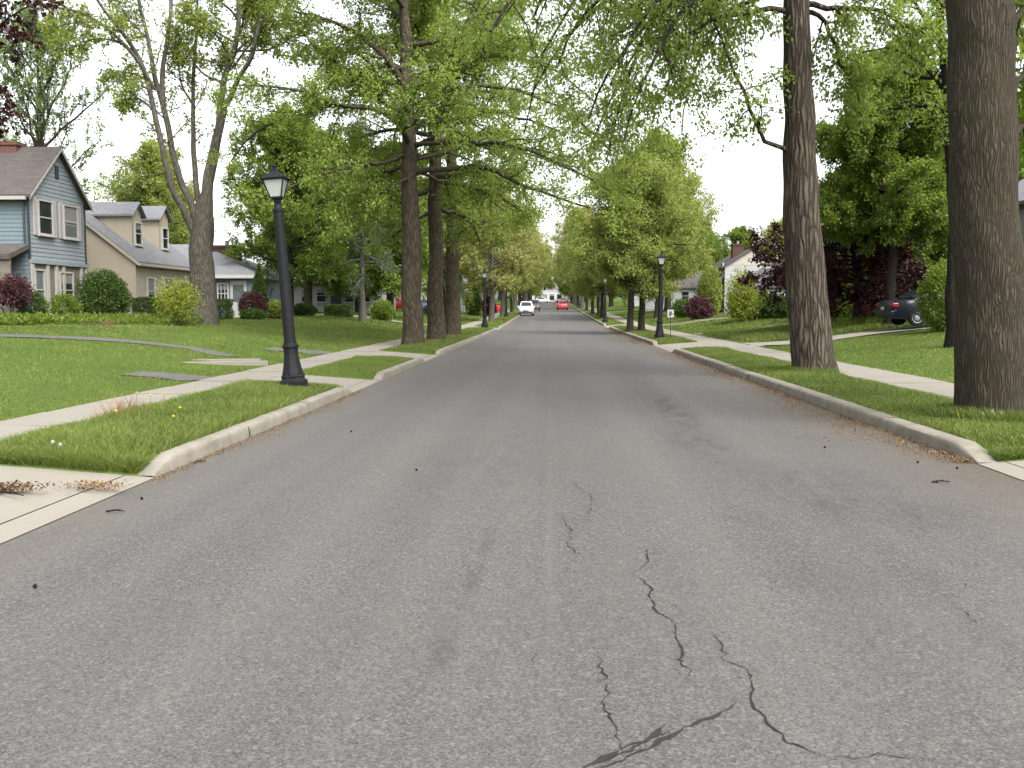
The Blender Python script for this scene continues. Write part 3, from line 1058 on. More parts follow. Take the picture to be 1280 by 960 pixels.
def window(parent, c, u, n, w, h, z, frame=None, pane=None, rails=(0.5,), stiles=(), sill=True, fw_=0.07):
    """frame bars proud of the wall, glass set back in them; c (x,y) on the wall plane, z the sill height"""
    c, u, n = np.array(c, float), np.array(u, float), np.array(n, float)
    fm = MB()
    o = c + n * 0.045
    fm.obox(o - u * (w / 2 - fw_ / 2), u, n, fw_ / 2, 0.05, z, z + h)
    fm.obox(o + u * (w / 2 - fw_ / 2), u, n, fw_ / 2, 0.05, z, z + h)
    fm.obox(o, u, n, w / 2 - fw_, 0.05, z, z + fw_)
    fm.obox(o, u, n, w / 2 - fw_, 0.05, z + h - fw_, z + h)
    for r_ in rails:
        fm.obox(c + n * 0.04, u, n, w / 2 - fw_, 0.035, z + h * r_ - 0.025, z + h * r_ + 0.025)
    for s_ in stiles:
        fm.obox(c + n * 0.038 + u * (w * (s_ - 0.5)), u, n, 0.022, 0.03, z + fw_, z + h - fw_)
    f = fm.build('window', frame or M['white'], parent)
    p = MB(); p.obox(c + n * 0.035, u, n, w / 2 - fw_ + 0.01, 0.006, z + fw_ - 0.01, z + h - fw_ + 0.01)
    p.build('pane', pane or M['glass'], f)
    WN[0] += 1
    if w > 0.6 and WN[0] % 3 != 1:
        k_ = (0.30, 0.46, 0.62)[WN[0] % 3]
        cu = MB(); cu.obox(c + n * 0.0425, u, n, w / 2 - fw_ + 0.004, 0.0012, z + h - fw_ - (h - 2 * fw_) * k_, z + h - fw_ + 0.004)
        cu.build('blind', M['blind'], f)
    if sill:
        s = MB(); s.obox(c + n * 0.075, u, n, w / 2 + 0.05, 0.07, z - 0.055, z - 0.002)
        s.build('sill', frame or M['white'], f)
    return f


def shutter(parent, c, u, n, w, h, z, mat):
    c, u, n = np.array(c, float), np.array(u, float), np.array(n, float)
    m = MB()
    m.obox(c + n * 0.03, u, n, w / 2, 0.02, z, z + h)
    for k in range(int(h / 0.09)):
        zz = z + 0.06 + k * 0.09
        if zz + 0.05 < z + h - 0.04: m.obox(c + n * 0.055, u, n, w / 2 - 0.04, 0.008, zz, zz + 0.05)
    return m.build('shutter', mat, parent)


def chimney(parent, x0, x1, y0, y1, z0, z1, mat):
    m = MB(); m.box(x0, x1, y0, y1, z0, z1 - 0.16); m.box(x0 - 0.05, x1 + 0.05, y0 - 0.05, y1 + 0.05, z1 - 0.16, z1)
    c = m.build('chimney', mat, parent)
    p = MB(); p.lathe([(0.13, 0), (0.13, 0.3), (0.1, 0.32)], 10, ((x0 + x1) / 2, (y0 + y1) / 2, z1)); p.build('chimney_pot', M['walk'], c)
    return c


XP, XN, YN = (1, 0), (-1, 0), (0, -1)
# --- blue grey gabled house on the left. gable wall at x=-21.1, y 40..45
hz = 0.95
bh = thing('gabled_house', 'blue grey two storey house with a steep gable, pale shuttered windows and brown roof', 'house', (-23.5, 42.5, hz))
gx, ga, gb = -21.1, 40.0, 44.9
ox, oy = -23.5, 42.5                                    # local origin
gm = (ga + gb) / 2
EZ, AZ = 6.3 - hz, 8.35 - hz
m = MB()
siding(m, (gx - ox, 0), (0, 1), XP, lambda z: (ga - oy) + max(0, (z - EZ) / (AZ - EZ)) * (gm - ga), lambda z: (gb - oy) - max(0, (z - EZ) / (AZ - EZ)) * (gb - gm), 2.62, AZ, 0.17)
m.build('wall', M['blue_siding'], bh)['label'] = 'blue grey lapped gable wall'
m = MB()
siding(m, (0, ga - oy), (1, 0), YN, lambda z: -36 - ox, lambda z: gx - ox, 0, EZ - 0.1, 0.17)
m.build('wall', M['teal_siding'], bh)['label'] = 'teal lapped side wall'
m = MB(); m.box(-36 - ox, gx - ox - 0.03, ga - oy + 0.02, gb - oy, -0.6, EZ - 0.05); m.build('wall_core', M['blue_siding'], bh)
m = MB(); m.box(gx - ox - 0.02, gx - ox + 0.02, ga - oy + 0.02, gb - oy, -0.6, 2.55); m.build('stone_wall', M['stone'], bh)
for f in (0.0, 0.26, 0.42, 0.55, 0.90, 1.0):
    y = ga - oy + 0.1 + (gb - ga - 0.2) * f
    m = MB()
    m.box(gx - ox + 0.022, gx - ox + 0.10, y - 0.10, y + 0.10, 0.0, 2.46)
    m.build('pilaster', M['offwhite'], bh)
m = MB(); m.box(gx - ox + 0.0, gx - ox + 0.14, ga - oy - 0.02, gb - oy + 0.05, 2.47, 2.63); m.build('trim_band', M['blue_siding'], bh)
for px_ in (ga - oy + 0.0, gb - oy):
    m = MB(); m.box(gx - ox - 0.02, gx - ox + 0.05, px_ - 0.05, px_ + 0.05, 2.64, EZ - 0.12); m.build('corner_trim', M['dark_trim'], bh)
ys_ = []
for k, (pa, pb) in enumerate(((39.5, 58.5), (72, 90.5))):
    Ya = gx / ((pa - 688) / 1250); Yb = gx / ((pb - 688) / 1250)
    yc = (Ya + Yb) / 2 - oy; w = Yb - Ya
    za, zb = 4.62 - hz, 6.08 - hz
    window(bh, (gx - ox + 0.015, yc), (0, 1), XP, w, zb - za, za, M['pinkwhite'], M['glass'] if k == 0 else M['glass2'], (0.5,))
    shutter(bh, (gx - ox + 0.015, yc - w / 2 - 0.18), (0, 1), XP, 0.30, zb - za + 0.08, za - 0.04, M['pinkwhite'])
    shutter(bh, (gx - ox + 0.015, yc + w / 2 + 0.18), (0, 1), XP, 0.30, zb - za + 0.08, za - 0.04, M['pinkwhite'])
Ya = gx / ((64.5 - 688) / 1250); Yb = gx / ((82 - 688) / 1250)
window(bh, (gx - ox + 0.02, (Ya + Yb) / 2 - oy), (0, 1), XP, Yb - Ya, 1.6, 0.62, M['offwhite'], M['glass'], (0.5,))
Ya = gx / ((32 - 688) / 1250); Yb = gx / ((45 - 688) / 1250)
window(bh, (gx - ox + 0.02, (Ya + Yb) / 2 - oy), (0, 1), XP, Yb - Ya, 1.7, 0.55, M['offwhite'], M['glass2'], (0.5,))
m = MB()
m.box(gx - ox + 0.01, gx - ox + 0.05, gm - oy - 0.14, gm - oy + 0.14, AZ - 1.25, AZ - 0.7)
for k in range(5): m.box(gx - ox + 0.052, gx - ox + 0.065, gm - oy - 0.12, gm - oy + 0.12, AZ - 1.2 + k * 0.1, AZ - 1.15 + k * 0.1)
m.build('gable_vent', M['dark_trim'], bh)
rx0, rx1 = -36 - ox, gx - ox + 0.28
oh = 0.30
sl = (AZ - EZ) / (gm - ga)
m = MB()
m.slab([(rx0, ga - oy - oh, EZ - sl * oh + 0.1), (rx1, ga - oy - oh, EZ - sl * oh + 0.1), (rx1, gm - oy, AZ + 0.1), (rx0, gm - oy, AZ + 0.1)], 0.12)
m.slab([(rx1, gb - oy + oh, EZ - sl * oh + 0.1), (rx0, gb - oy + oh, EZ - sl * oh + 0.1), (rx0, gm - oy, AZ + 0.1), (rx1, gm - oy, AZ + 0.1)], 0.12)
m.build('roof', M['shingle_brown'], bh)
m = MB()
for (ya, sgn) in ((ga - oy - oh, 1), (gb - oy + oh, -1)):
    m.add([(rx1 + 0.004, ya, EZ - sl * oh + 0.07), (rx1 + 0.004, gm - oy, AZ + 0.07), (rx1 + 0.004, gm - oy, AZ - 0.09), (rx1 + 0.004, ya, EZ - sl * oh - 0.09),
           (rx1 - 0.03, ya, EZ - sl * oh + 0.07), (rx1 - 0.03, gm - oy, AZ + 0.07), (rx1 - 0.03, gm - oy, AZ - 0.09), (rx1 - 0.03, ya, EZ - sl * oh - 0.09)],
          [(0, 1, 2, 3), (7, 6, 5, 4), (3, 2, 6, 7)])
m.build('bargeboard', M['offwhite'], bh)
m = MB(); m.box(rx0, gx - ox + 0.1, ga - oy - oh - 0.09, ga - oy - oh + 0.02, EZ - sl * oh - 0.12, EZ - sl * oh + 0.02); m.build('gutter', M['offwhite'], bh)
m = MB(); m.tube((gx - ox - 0.12, ga - oy - 0.08, EZ - sl * oh - 0.1), (gx - ox - 0.12, ga - oy - 0.08, 3.2), 0.045); m.build('downpipe', M['dark_trim'], bh)
chimney(bh, -24.2 - ox, -22.6 - ox, gm - oy - 0.35, gm - oy + 0.35, AZ - 1.0, AZ + 0.28, M['redbrick'])
# low porch roof on the side wall, toward the camera
m = MB(); m.slab([(-36 - ox, ga - oy - 1.6, 2.75), (gx - ox + 0.05, ga - oy - 1.6, 2.75), (gx - ox + 0.05, ga - oy - 0.03, 3.25), (-36 - ox, ga - oy - 0.03, 3.25)], 0.2)
m.build('porch_roof', M['shingle_brown'], bh)
m = MB(); m.box(-36 - ox, gx - ox - 0.0, ga - oy - 1.5, ga - oy - 1.4, 0, 2.56); m.build('porch_wall', M['stone'], bh)
window(bh, (gx - ox - 1.1, ga - oy - 1.5), (1, 0), YN, 0.9, 1.4, 0.8, M['offwhite'], M['glass2'])

# --- beige house with two dormers
hz = 1.0
ox, oy = -23.7, 51.0
cp = thing('dormer_house', 'beige one and a half storey house with two roof dormers and grey roof', 'house', (ox, oy, hz))
fx, ya, yb = -19.7 - ox, 47.0 - oy, 55.2 - oy
EZ, RZ, rdx = 3.9 - hz, 7.0 - hz, -23.7 - ox
bx = rdx - (fx - rdx)
m = MB()
siding(m, (fx, 0), (0, 1), XP, lambda z: ya, lambda z: yb, -0.1, EZ, 0.2, .010)
m.build('wall', M['beige_siding'], cp)['label'] = 'street side wall with two small windows'
m = MB()
sl = (RZ - EZ) / (fx - rdx)
siding(m, (0, ya), (1, 0), YN, lambda z: bx + max(0, (z - EZ) / sl), lambda z: fx - max(0, (z - EZ) / sl), -0.1, RZ, 0.2, .010)
m.build('gable_wall', M['beige_siding'], cp)
m = MB(); m.box(bx, fx - 0.03, ya + 0.03, yb, -0.6, EZ - 0.02); m.build('wall_core', M['beige_siding'], cp)
m = MB(); m.box(fx - 0.03, fx + 0.05, ya - 0.05, ya + 0.03, -0.1, EZ - 0.05); m.build('corner_trim', M['cream'], cp)
m = MB()
o2 = 0.25
m.slab([(fx + o2, yb + 0.2, EZ - sl * o2 + 0.1), (rdx, yb + 0.2, RZ + 0.1), (rdx, ya - 0.18, RZ + 0.1), (fx + o2, ya - 0.18, EZ - sl * o2 + 0.1)], 0.12)
m.slab([(bx - o2, ya - 0.18, EZ - sl * o2 + 0.1), (rdx, ya - 0.18, RZ + 0.1), (rdx, yb + 0.2, RZ + 0.1), (bx - o2, yb + 0.2, EZ - sl * o2 + 0.1)], 0.12)
m.build('roof', M['shingle_grey'], cp)
m = MB()
m.add([(fx + o2, ya - 0.185, EZ - sl * o2 + 0.06), (rdx, ya - 0.185, RZ + 0.06), (rdx, ya - 0.185, RZ - 0.12), (fx + o2, ya - 0.185, EZ - sl * o2 - 0.12),
       (fx + o2, ya - 0.15, EZ - sl * o2 + 0.06), (rdx, ya - 0.15, RZ + 0.06), (rdx, ya - 0.15, RZ - 0.12), (fx + o2, ya - 0.15, EZ - sl * o2 - 0.12)], [(3, 2, 1, 0), (4, 5, 6, 7), (0, 4, 7, 3), (3, 7, 6, 2)])
m.build('bargeboard', M['cream'], cp)
m = MB(); m.box(fx + o2 - 0.02, fx + o2 + 0.09, ya - 0.18, yb + 0.2, EZ - sl * o2 - 0.11, EZ - sl * o2 + 0.02); m.build('gutter', M['cream'], cp)
for (pa, pb, nm) in ((161.5, 173.5, 'dormer with the wide cheek'), (196, 207.5, 'dormer farther along the roof')):
    dx = -20.55
    Ya = dx / ((pa - 688) / 1250) - oy; Yb = dx / ((pb - 688) / 1250) - oy
    X = dx - ox
    zb_ = EZ + (fx - X) * sl
    de, dr = 6.25 - hz, 6.75 - hz
    if pa > 180: de, dr = 6.35 - hz, 6.9 - hz
    ym = (Ya + Yb) / 2
    m = MB()
    siding(m, (X, 0), (0, 1), XP, lambda z: Ya + max(0, (z - de) / (dr - de)) * (ym - Ya), lambda z: Yb - max(0, (z - de) / (dr - de)) * (Yb - ym), zb_ - 0.05, dr, 0.18, .01)
    siding(m, (0, Ya), (1, 0), YN, lambda z: X - max(0.02, (z - zb_) / sl + 0.05), lambda z: X, zb_ - 0.05, de, 0.18, .01)
    m.box(X - (dr - zb_) / sl, X - 0.03, Ya + 0.03, Yb, zb_, de - 0.02)
    d = m.build('dormer', M['beige_siding'], cp)
    d['label'] = nm
    m = MB()
    xb = X - (dr - zb_) / sl - 0.1
    m.slab([(X + 0.2, Ya - 0.2, de - 0.08), (X + 0.2, ym, dr + 0.1), (xb, ym, dr + 0.1), (xb + 0.5, Ya - 0.2, de - 0.08)], 0.09)
    m.slab([(X + 0.2, ym, dr + 0.1), (X + 0.2, Yb + 0.2, de - 0.08), (xb + 0.5, Yb + 0.2, de - 0.08), (xb, ym, dr + 0.1)], 0.09)
    m.build('dormer_roof', M['shingle_grey'], d)
    f = window(d, (X + 0.02, ym), (0, 1), XP, min(0.85, Yb - Ya - 0.2), 1.15, zb_ + 0.15, M['white'], M['glass'])
for (pa, pb, z0, h) in ((177, 187, 1.0, 1.35), (199, 209, 1.1, 1.3), (219, 231, 1.25, 1.0)):
    X = -19.7
    Ya = X / ((pa - 688) / 1250) - oy; Yb = X / ((pb - 688) / 1250) - oy
    window(cp, (fx + 0.02, (Ya + Yb) / 2), (0, 1), XP, Yb - Ya, h, z0 - 0.25, M['white'], M['glass'])
window(cp, (at(119, 350, 47)[0] - ox, ya - 0.02), (1, 0), YN, 0.75, 1.2, 1.0, M['white'], M['glass'])

# --- low pale blue house with hipped grey roof
hz = 1.0
ox, oy = -23.0, 65.0
ph = thing('hip_roofed_house', 'low pale blue house with a grey hipped roof, white windows and brick chimney', 'house', (ox, oy, hz))
x0, x1, ya, yb, EZ, RZ = -29 - ox, -18.0 - ox, 60 - oy, 70 - oy, 2.65, 4.75
m = MB(); siding(m, (0, ya), (1, 0), YN, lambda z: x0, lambda z: x1, -0.1, EZ, 0.2)
siding(m, (x1, 0), (0, 1), XP, lambda z: ya, lambda z: yb, -0.1, EZ, 0.2)
m.build('wall', M['paleblue_siding'], ph)
m = MB(); m.box(x0, x1 - 0.03, ya + 0.03, yb, -0.6, EZ - 0.02); m.build('wall_core', M['paleblue_siding'], ph)
m = MB()
o3 = 0.4
ym = (ya + yb) / 2
A, B, Cc, D_ = (x0 - o3, ya - o3, EZ - 0.05), (x1 + o3, ya - o3, EZ - 0.05), (x1 + o3, yb + o3, EZ - 0.05), (x0 - o3, yb + o3, EZ - 0.05)
E, G = (x0 + 2.5, ym, RZ), (x1 - 4.6, ym, RZ)
m.slab([A, B, G, E], 0.14); m.slab([B, Cc, G], 0.14); m.slab([Cc, D_, E, G], 0.14); m.slab([D_, A, E], 0.14)
m.build('roof', M['shingle_grey'], ph)
m = MB()
for q, w_, dd in ((ya - o3 - 0.05, 0, 1),):
    m.box(x0 - o3, x1 + o3 + 0.02, q, q + 0.06, EZ - 0.27, EZ - 0.06)
m.box(x1 + o3 - 0.005, x1 + o3 + 0.06, ya - o3 + 0.02, yb + o3, EZ - 0.27, EZ - 0.06)
m.build('fascia', M['white'], ph)
for (pa, pb, st) in ((272, 286, (0.34, 0.67)), (258, 268, (0.5,))):
    a_, b_ = at(pa, 360, 60)[0] - ox, at(pb, 360, 60)[0] - ox
    window(ph, ((a_ + b_) / 2, ya - 0.02), (1, 0), YN, b_ - a_, 1.25, 0.85, M['white'], M['glass'], (0.5,), st)
a_ = at(298.5, 365, 60)[0] - ox
m = MB(); m.box(a_ - 0.5, a_ + 0.5, ya - 0.07, ya - 0.025, 0, 2.25); dr_ = m.build('door', M['white'], ph)
m = MB(); m.box(a_ - 0.33, a_ + 0.33, ya - 0.09, ya - 0.072, 1.0, 2.0); m.build('pane', M['glass2'], dr_)
m = MB(); m.lathe([(0.02, 0), (0.035, 0.03), (0.02, 0.06)], 8, (a_ + 0.4, ya - 0.11, 1.0)); m.build('handle', M['chrome'], dr_)
a_, b_ = at(268, 320, 64)[0] - ox, at(299, 320, 64)[0] - ox
chimney(ph, a_, b_, 63.6 - oy, 64.6 - oy, 2.0, at(285, 307, 64)[2] - hz, M['brownbrick'])

# --- white house behind the maple (mostly hidden)
hz = float(H(-18, 92))
ox, oy = -18.5, 94.0
wh = thing('white_cottage', 'white low house half hidden behind the trees past the hip roofed house', 'house', (ox, oy, hz))
x0, x1, ya, yb, EZ, RZ = -25 - ox, -15.2 - ox, 90 - oy, 98 - oy, 2.7, 4.8
m = MB(); siding(m, (0, ya), (1, 0), YN, lambda z: x0, lambda z: x1, -0.1, EZ, 0.2); siding(m, (x1, 0), (0, 1), XP, lambda z: ya, lambda z: yb, -0.1, EZ, 0.2)
m.build('wall', M['white_siding'], wh)
m = MB(); m.box(x0, x1 - 0.03, ya + 0.03, yb, -0.6, EZ - 0.02); m.build('wall_core', M['white_siding'], wh)
m = MB(); ym = (ya + yb) / 2
m.slab([(x0 - .3, ya - .4, EZ - .1), (x1 + .3, ya - .4, EZ - .1), (x1 + .3, ym, RZ), (x0 - .3, ym, RZ)], 0.14); m.slab([(x1 + .3, yb + .4, EZ - .1), (x0 - .3, yb + .4, EZ - .1), (x0 - .3, ym, RZ), (x1 + .3, ym, RZ)], 0.14)
m.build('roof', M['shingle_brown'], wh)
for px_ in (383, 402, 437, 457):
    window(wh, (at(px_, 375, 90)[0] - ox, ya - 0.02), (1, 0), YN, 0.95, 1.25, 0.9, M['white'], M['glass'])
a_ = at(420, 375, 90)[0] - ox
m = MB(); m.box(a_ - 0.48, a_ + 0.48, ya - 0.07, ya - 0.025, 0, 2.1); m.build('door', M['dark_trim'], wh)

# --- garage further along on the left
hz = float(H(-13, 120))
ox, oy = -13.6, 124.0
gr = thing('white_garage', 'small white garage glimpsed between the oak trunks and the far lamp', 'garage', (ox, oy, hz))
m = MB(); siding(m, (0, -4), (1, 0), YN, lambda z: -3.5, lambda z: 3.2, -0.1, 2.7, 0.2); m.box(-3.5, 3.17, -3.97, 4, -0.6, 2.68); m.build('wall', M['white_siding'], gr)
m = MB(); m.slab([(-3.8, -4.4, 2.6), (3.5, -4.4, 2.6), (3.5, 0, 4.4), (-3.8, 0, 4.4)], .12); m.slab([(3.5, 4.4, 2.6), (-3.8, 4.4, 2.6), (-3.8, 0, 4.4), (3.5, 0, 4.4)], .12); m.build('roof', M['shingle_grey'], gr)
m = MB(); m.box(-2.6, 0.4, -4.08, -4.03, 0, 2.1)
for k in range(4): m.box(-2.55, 0.35, -4.10, -4.082, 0.06 + k * 0.52, 0.52 + k * 0.52)
m.build('garage_door', M['white'], gr)
window(gr, (1.9, -4.02), (1, 0), YN, 0.9, 1.1, 1.0, M['white'], M['glass'])

# --- right: white gabled house, brick street front, lower wing
hz = float(H(17, 97))
ox, oy = 18.0, 100.0
rh = thing('brick_front_house', 'white gabled house with red brick street side, arched attic vent and grey wing', 'house', (ox, oy, hz))
x0, x1 = at(906, 340, 95)[0] - ox, at(973, 340, 95)[0] - ox
xm = at(942, 312, 95)[0] - ox
EZ, AZ = at(908, 331, 95)[2] - hz, at(942, 311, 95)[2] - hz
ya, yb = 95 - oy, 107 - oy
m = MB(); siding(m, (0, ya), (1, 0), YN, lambda z: x0, lambda z: x1, -0.1, EZ - 0.05, 0.2); m.build('wall', M['white_siding'], rh)
m = MB(); m.add([(x0, ya - 0.03, EZ - 0.05), (x1, ya - 0.03, EZ - 0.05), (xm, ya - 0.03, AZ), (x0, ya + 0.1, EZ - 0.05), (x1, ya + 0.1, EZ - 0.05), (xm, ya + 0.1, AZ)], [(0, 1, 2), (5, 4, 3), (0, 3, 4, 1)])
m.build('gable_boards', M['cream'], rh)
m = MB()
vs = [(xm + 0.45 + 0.62 * math.cos(k * math.pi / 12), ya - 0.07, EZ + 0.33 + 0.55 * math.sin(k * math.pi / 12)) for k in range(13)]
m.slab([(v[0], v[1], v[2]) for v in vs], 0.0001)
m.add(vs + [(v[0], v[1] + 0.03, v[2]) for v in vs], [tuple(range(13))] + [(i, i + 1, i + 14, i + 13) for i in range(12)])
gv = m.build('arched_vent', M['dark_trim'], rh)
m = MB()
for k in range(12):
    a0, a1 = k * math.pi / 12, (k + 1) * math.pi / 12
    P = lambda rr, a: (xm + 0.45 + rr * math.cos(a), ya - 0.085, EZ + 0.33 + rr * 0.89 * math.sin(a))
    m.add([P(0.62, a0), P(0.72, a0), P(0.72, a1), P(0.62, a1)], [(0, 1, 2, 3)])
for a in (45, 90, 135):
    m.tube(P(0.0, R(a)), P(0.62, R(a)), 0.025, n=4)
m.build('vent_frame', M['white'], gv)
m = MB(); m.box(x0 - 0.02, x0 + 0.04, ya + 0.03, yb, -0.6, EZ - 0.1); m.build('brick_wall', M['redbrick'], rh)
m = MB(); m.box(x0 + 0.05, x1 - 0.02, ya + 0.03, yb, -0.6, EZ - 0.08); m.build('wall_core', M['white_siding'], rh)
m = MB()
m.slab([(x0 - 0.35, yb, EZ - 0.25), (x0 - 0.35, ya - 0.2, EZ - 0.25), (xm, ya - 0.2, AZ + 0.12), (xm, yb, AZ + 0.12)], 0.14)
m.slab([(x1 + 0.35, ya - 0.2, EZ - 0.25), (x1 + 0.35, yb, EZ - 0.25), (xm, yb, AZ + 0.12), (xm, ya - 0.2, AZ + 0.12)], 0.14)
m.build('roof', M['shingle_purple'], rh)
a_ = at(923, 312, 99)[0] - ox
chimney(rh, a_ - 0.55, a_ + 0.55, 99 - oy, 100.0 - oy, EZ, at(923, 305, 99)[2] - hz, M['brownbrick'])
for k in range(2):
    m = MB(); m.lathe([(0.16, 0), (0.13, 0.15), (0.12, 2.9), (0.16, 3.05)], 12, (x0 - 0.9, ya + 1.5 + k * 2.2, -0.1)); m.build('porch_column', M['white'], rh)
m = MB(); m.box(x0 - 1.2, x0 - 0.04, ya + 1.1, ya + 4.1, 2.95, 3.3); m.build('porch_roof', M['white'], rh)
for k in range(3):
    window(rh, (x0 - 0.03, ya + 1.0 + k * 3.3), (0, 1), XN, 1.0, 1.4, 3.35 if k != 1 else 0.9, M['white'], M['glass'])
# wing
wx0, wx1 = at(946, 370, 92)[0] - ox, at(1015, 370, 92)[0] - ox
wy = 91 - oy
m = MB(); siding(m, (0, wy), (1, 0), YN, lambda z: wx0, lambda z: wx1, -0.1, 2.5, 0.2); m.box(wx0, wx1, wy + 0.03, ya - 0.05, -0.6, 2.5); m.build('wing', M['white_siding'], rh)['label'] = 'low white wing with small windows'
m = MB(); m.slab([(wx0 - .3, wy - .4, 2.4), (wx1 + .3, wy - .4, 2.4), (wx1 + .3, ya - 0.05, 4.2), (wx0 + 0.9, ya - 0.05, 4.2)], 0.14); m.build('wing_roof', M['shingle_purple'], rh)
for px_ in (949.5, 957, 966, 984, 1000):
    window(rh, (at(px_, 370, 91)[0] - ox, wy - 0.02), (1, 0), YN, 0.55, 0.7, 1.35, M['white'], M['glass'], (), ())

# --- two storey house at the right edge, behind the thick trunk
ox, oy = 24.0, 45.0
hz = float(H(20, 43))
eh = thing('white_sided_house', 'pale lapped two storey house with dark shutters just showing beside the thick trunk', 'house', (ox, oy, hz))
x0, ya, yb = 20.0 - ox, 38.0 - oy, 49.5 - oy
m = MB(); siding(m, (x0, 0), (0, -1), XN, lambda z: -yb, lambda z: -ya, -0.1, 5.4, 0.18); m.build('wall', M['white_siding'], eh)
m = MB(); siding(m, (0, ya), (1, 0), YN, lambda z: x0, lambda z: x0 + 8, -0.1, 5.4, 0.18); m.build('wall', M['white_siding'], eh)
m = MB(); m.box(x0 + 0.03, x0 + 8, ya + 0.03, yb, -0.6, 5.38); m.build('wall_core', M['white_siding'], eh)
m = MB(); xm_ = x0 + 4
m.slab([(x0 - .4, yb + .3, 5.2), (x0 - .4, ya - .3, 5.2), (xm_, ya - .3, 7.6), (xm_, yb + .3, 7.6)], .14); m.slab([(x0 + 8.4, ya - .3, 5.2), (x0 + 8.4, yb + .3, 5.2), (xm_, yb + .3, 7.6), (xm_, ya - .3, 7.6)], .14)
m.build('roof', M['shingle_grey'], eh)
for (yy, z) in ((41.7, 3.4), (45.5, 3.4), (41.7, 0.7), (45.5, 0.7)):
    window(eh, (x0 - 0.02, yy - oy), (0, 1), XN, 1.0, 1.5, z, M['white'], M['glass'])
    shutter(eh, (x0 - 0.02, yy - oy - 0.75), (0, 1), XN, 0.42, 1.5, z, M['dark_trim']); shutter(eh, (x0 - 0.02, yy - oy + 0.75), (0, 1), XN, 0.42, 1.5, z, M['dark_trim'])

# --- white house glimpsed under the crimson tree and others far down
def simple_house(name, label, x, y, w, d, eave, ridge, wall, roof, face=YN, nwin=3):
    hz = float(H(x, y))
    t = thing(name, label, 'house', (x, y, hz))
    m = MB(); siding(m, (0, -d / 2), (1, 0), YN, lambda z: -w / 2, lambda z: w / 2, -0.1, eave, 0.22)
    for sx in (-1, 1):
        siding(m, (sx * w / 2, 0), (0, sx), (sx, 0), lambda z: -d / 2, lambda z: d / 2, -0.1, eave, 0.22)
    m.box(-w / 2 + .02, w / 2 - .02, -d / 2 + .02, d / 2, -0.8, eave - 0.02); m.build('wall', wall, t)
    m = MB(); m.slab([(-w / 2 - .3, -d / 2 - .3, eave - .1), (w / 2 + .3, -d / 2 - .3, eave - .1), (w / 2 + .3, 0, ridge), (-w / 2 - .3, 0, ridge)], .14)
    m.slab([(w / 2 + .3, d / 2 + .3, eave - .1), (-w / 2 - .3, d / 2 + .3, eave - .1), (-w / 2 - .3, 0, ridge), (w / 2 + .3, 0, ridge)], .14); m.build('roof', roof, t)
    for k in range(nwin):
        window(t, (-w / 2 + w * (k + 0.5) / nwin, -d / 2 - 0.02), (1, 0), YN, 1.0, 1.3, 0.9, M['white'], M['glass'])
    sx = 1 if x < 0 else -1
    for k in range(2):
        window(t, (sx * (w / 2 + 0.02), -d / 4 + k * d / 2), (0, 1), (sx, 0), 1.0, 1.3, 0.9, M['white'], M['glass'])
    return t


simple_house('white_bungalow', 'low white house glimpsed beneath the crimson tree behind the parked dark car', 27.5, 80, 8, 8, 2.6, 4.4, M['white_siding'], M['shingle_grey'])
simple_house('grey_bungalow', 'pale grey house half hidden behind the twin trunks on the right', 17, 132, 10, 9, 2.7, 4.8, M['white_siding'], M['shingle_brown'])
simple_house('pale_bungalow', 'pale house down the right side behind the row of kerb trees', 18, 165, 10, 9, 2.7, 4.8, M['white_siding'], M['shingle_grey'])
simple_house('beige_bungalow', 'beige house far down the left side beyond the white garage', -19, 160, 10, 9, 2.7, 4.8, M['beige_siding'], M['shingle_brown'])
# buildings closing the far end of the street
hz = float(gy(330))
t = thing('white_shop_block', 'long white low building closing the far end of the street', 'building', (-2, 345, hz))
m = MB(); m.box(-14, 7, -5, 5, -0.5, 3.6); m.box(-14.1, 7.1, -5.1, 5.1, 3.6, 3.9); m.build('wall', M['white'], t)
for k in range(8):
    window(t, (-12.5 + k * 2.5, -5.02), (1, 0), YN, 1.5, 1.9, 0.7, M['dark_trim'], M['glass'], (), (), False)
t = thing('red_brick_block', 'red brick building beside the white one at the end of the street', 'building', (10.5, 340, hz))
m = MB(); m.box(-4.5, 4.5, -4, 4, -0.5, 4.6); m.build('wall', M['redbrick'], t)
m = MB(); m.slab([(-4.8, -4.3, 4.5), (4.8, -4.3, 4.5), (4.8, 0, 6.6), (-4.8, 0, 6.6)], .15); m.slab([(4.8, 4.3, 4.5), (-4.8, 4.3, 4.5), (-4.8, 0, 6.6), (4.8, 0, 6.6)], .15); m.build('roof', M['shingle_brown'], t)
for k in range(3): window(t, (-3 + k * 3, -4.02), (1, 0), YN, 1.3, 1.6, 1.0, M['white'], M['glass'])
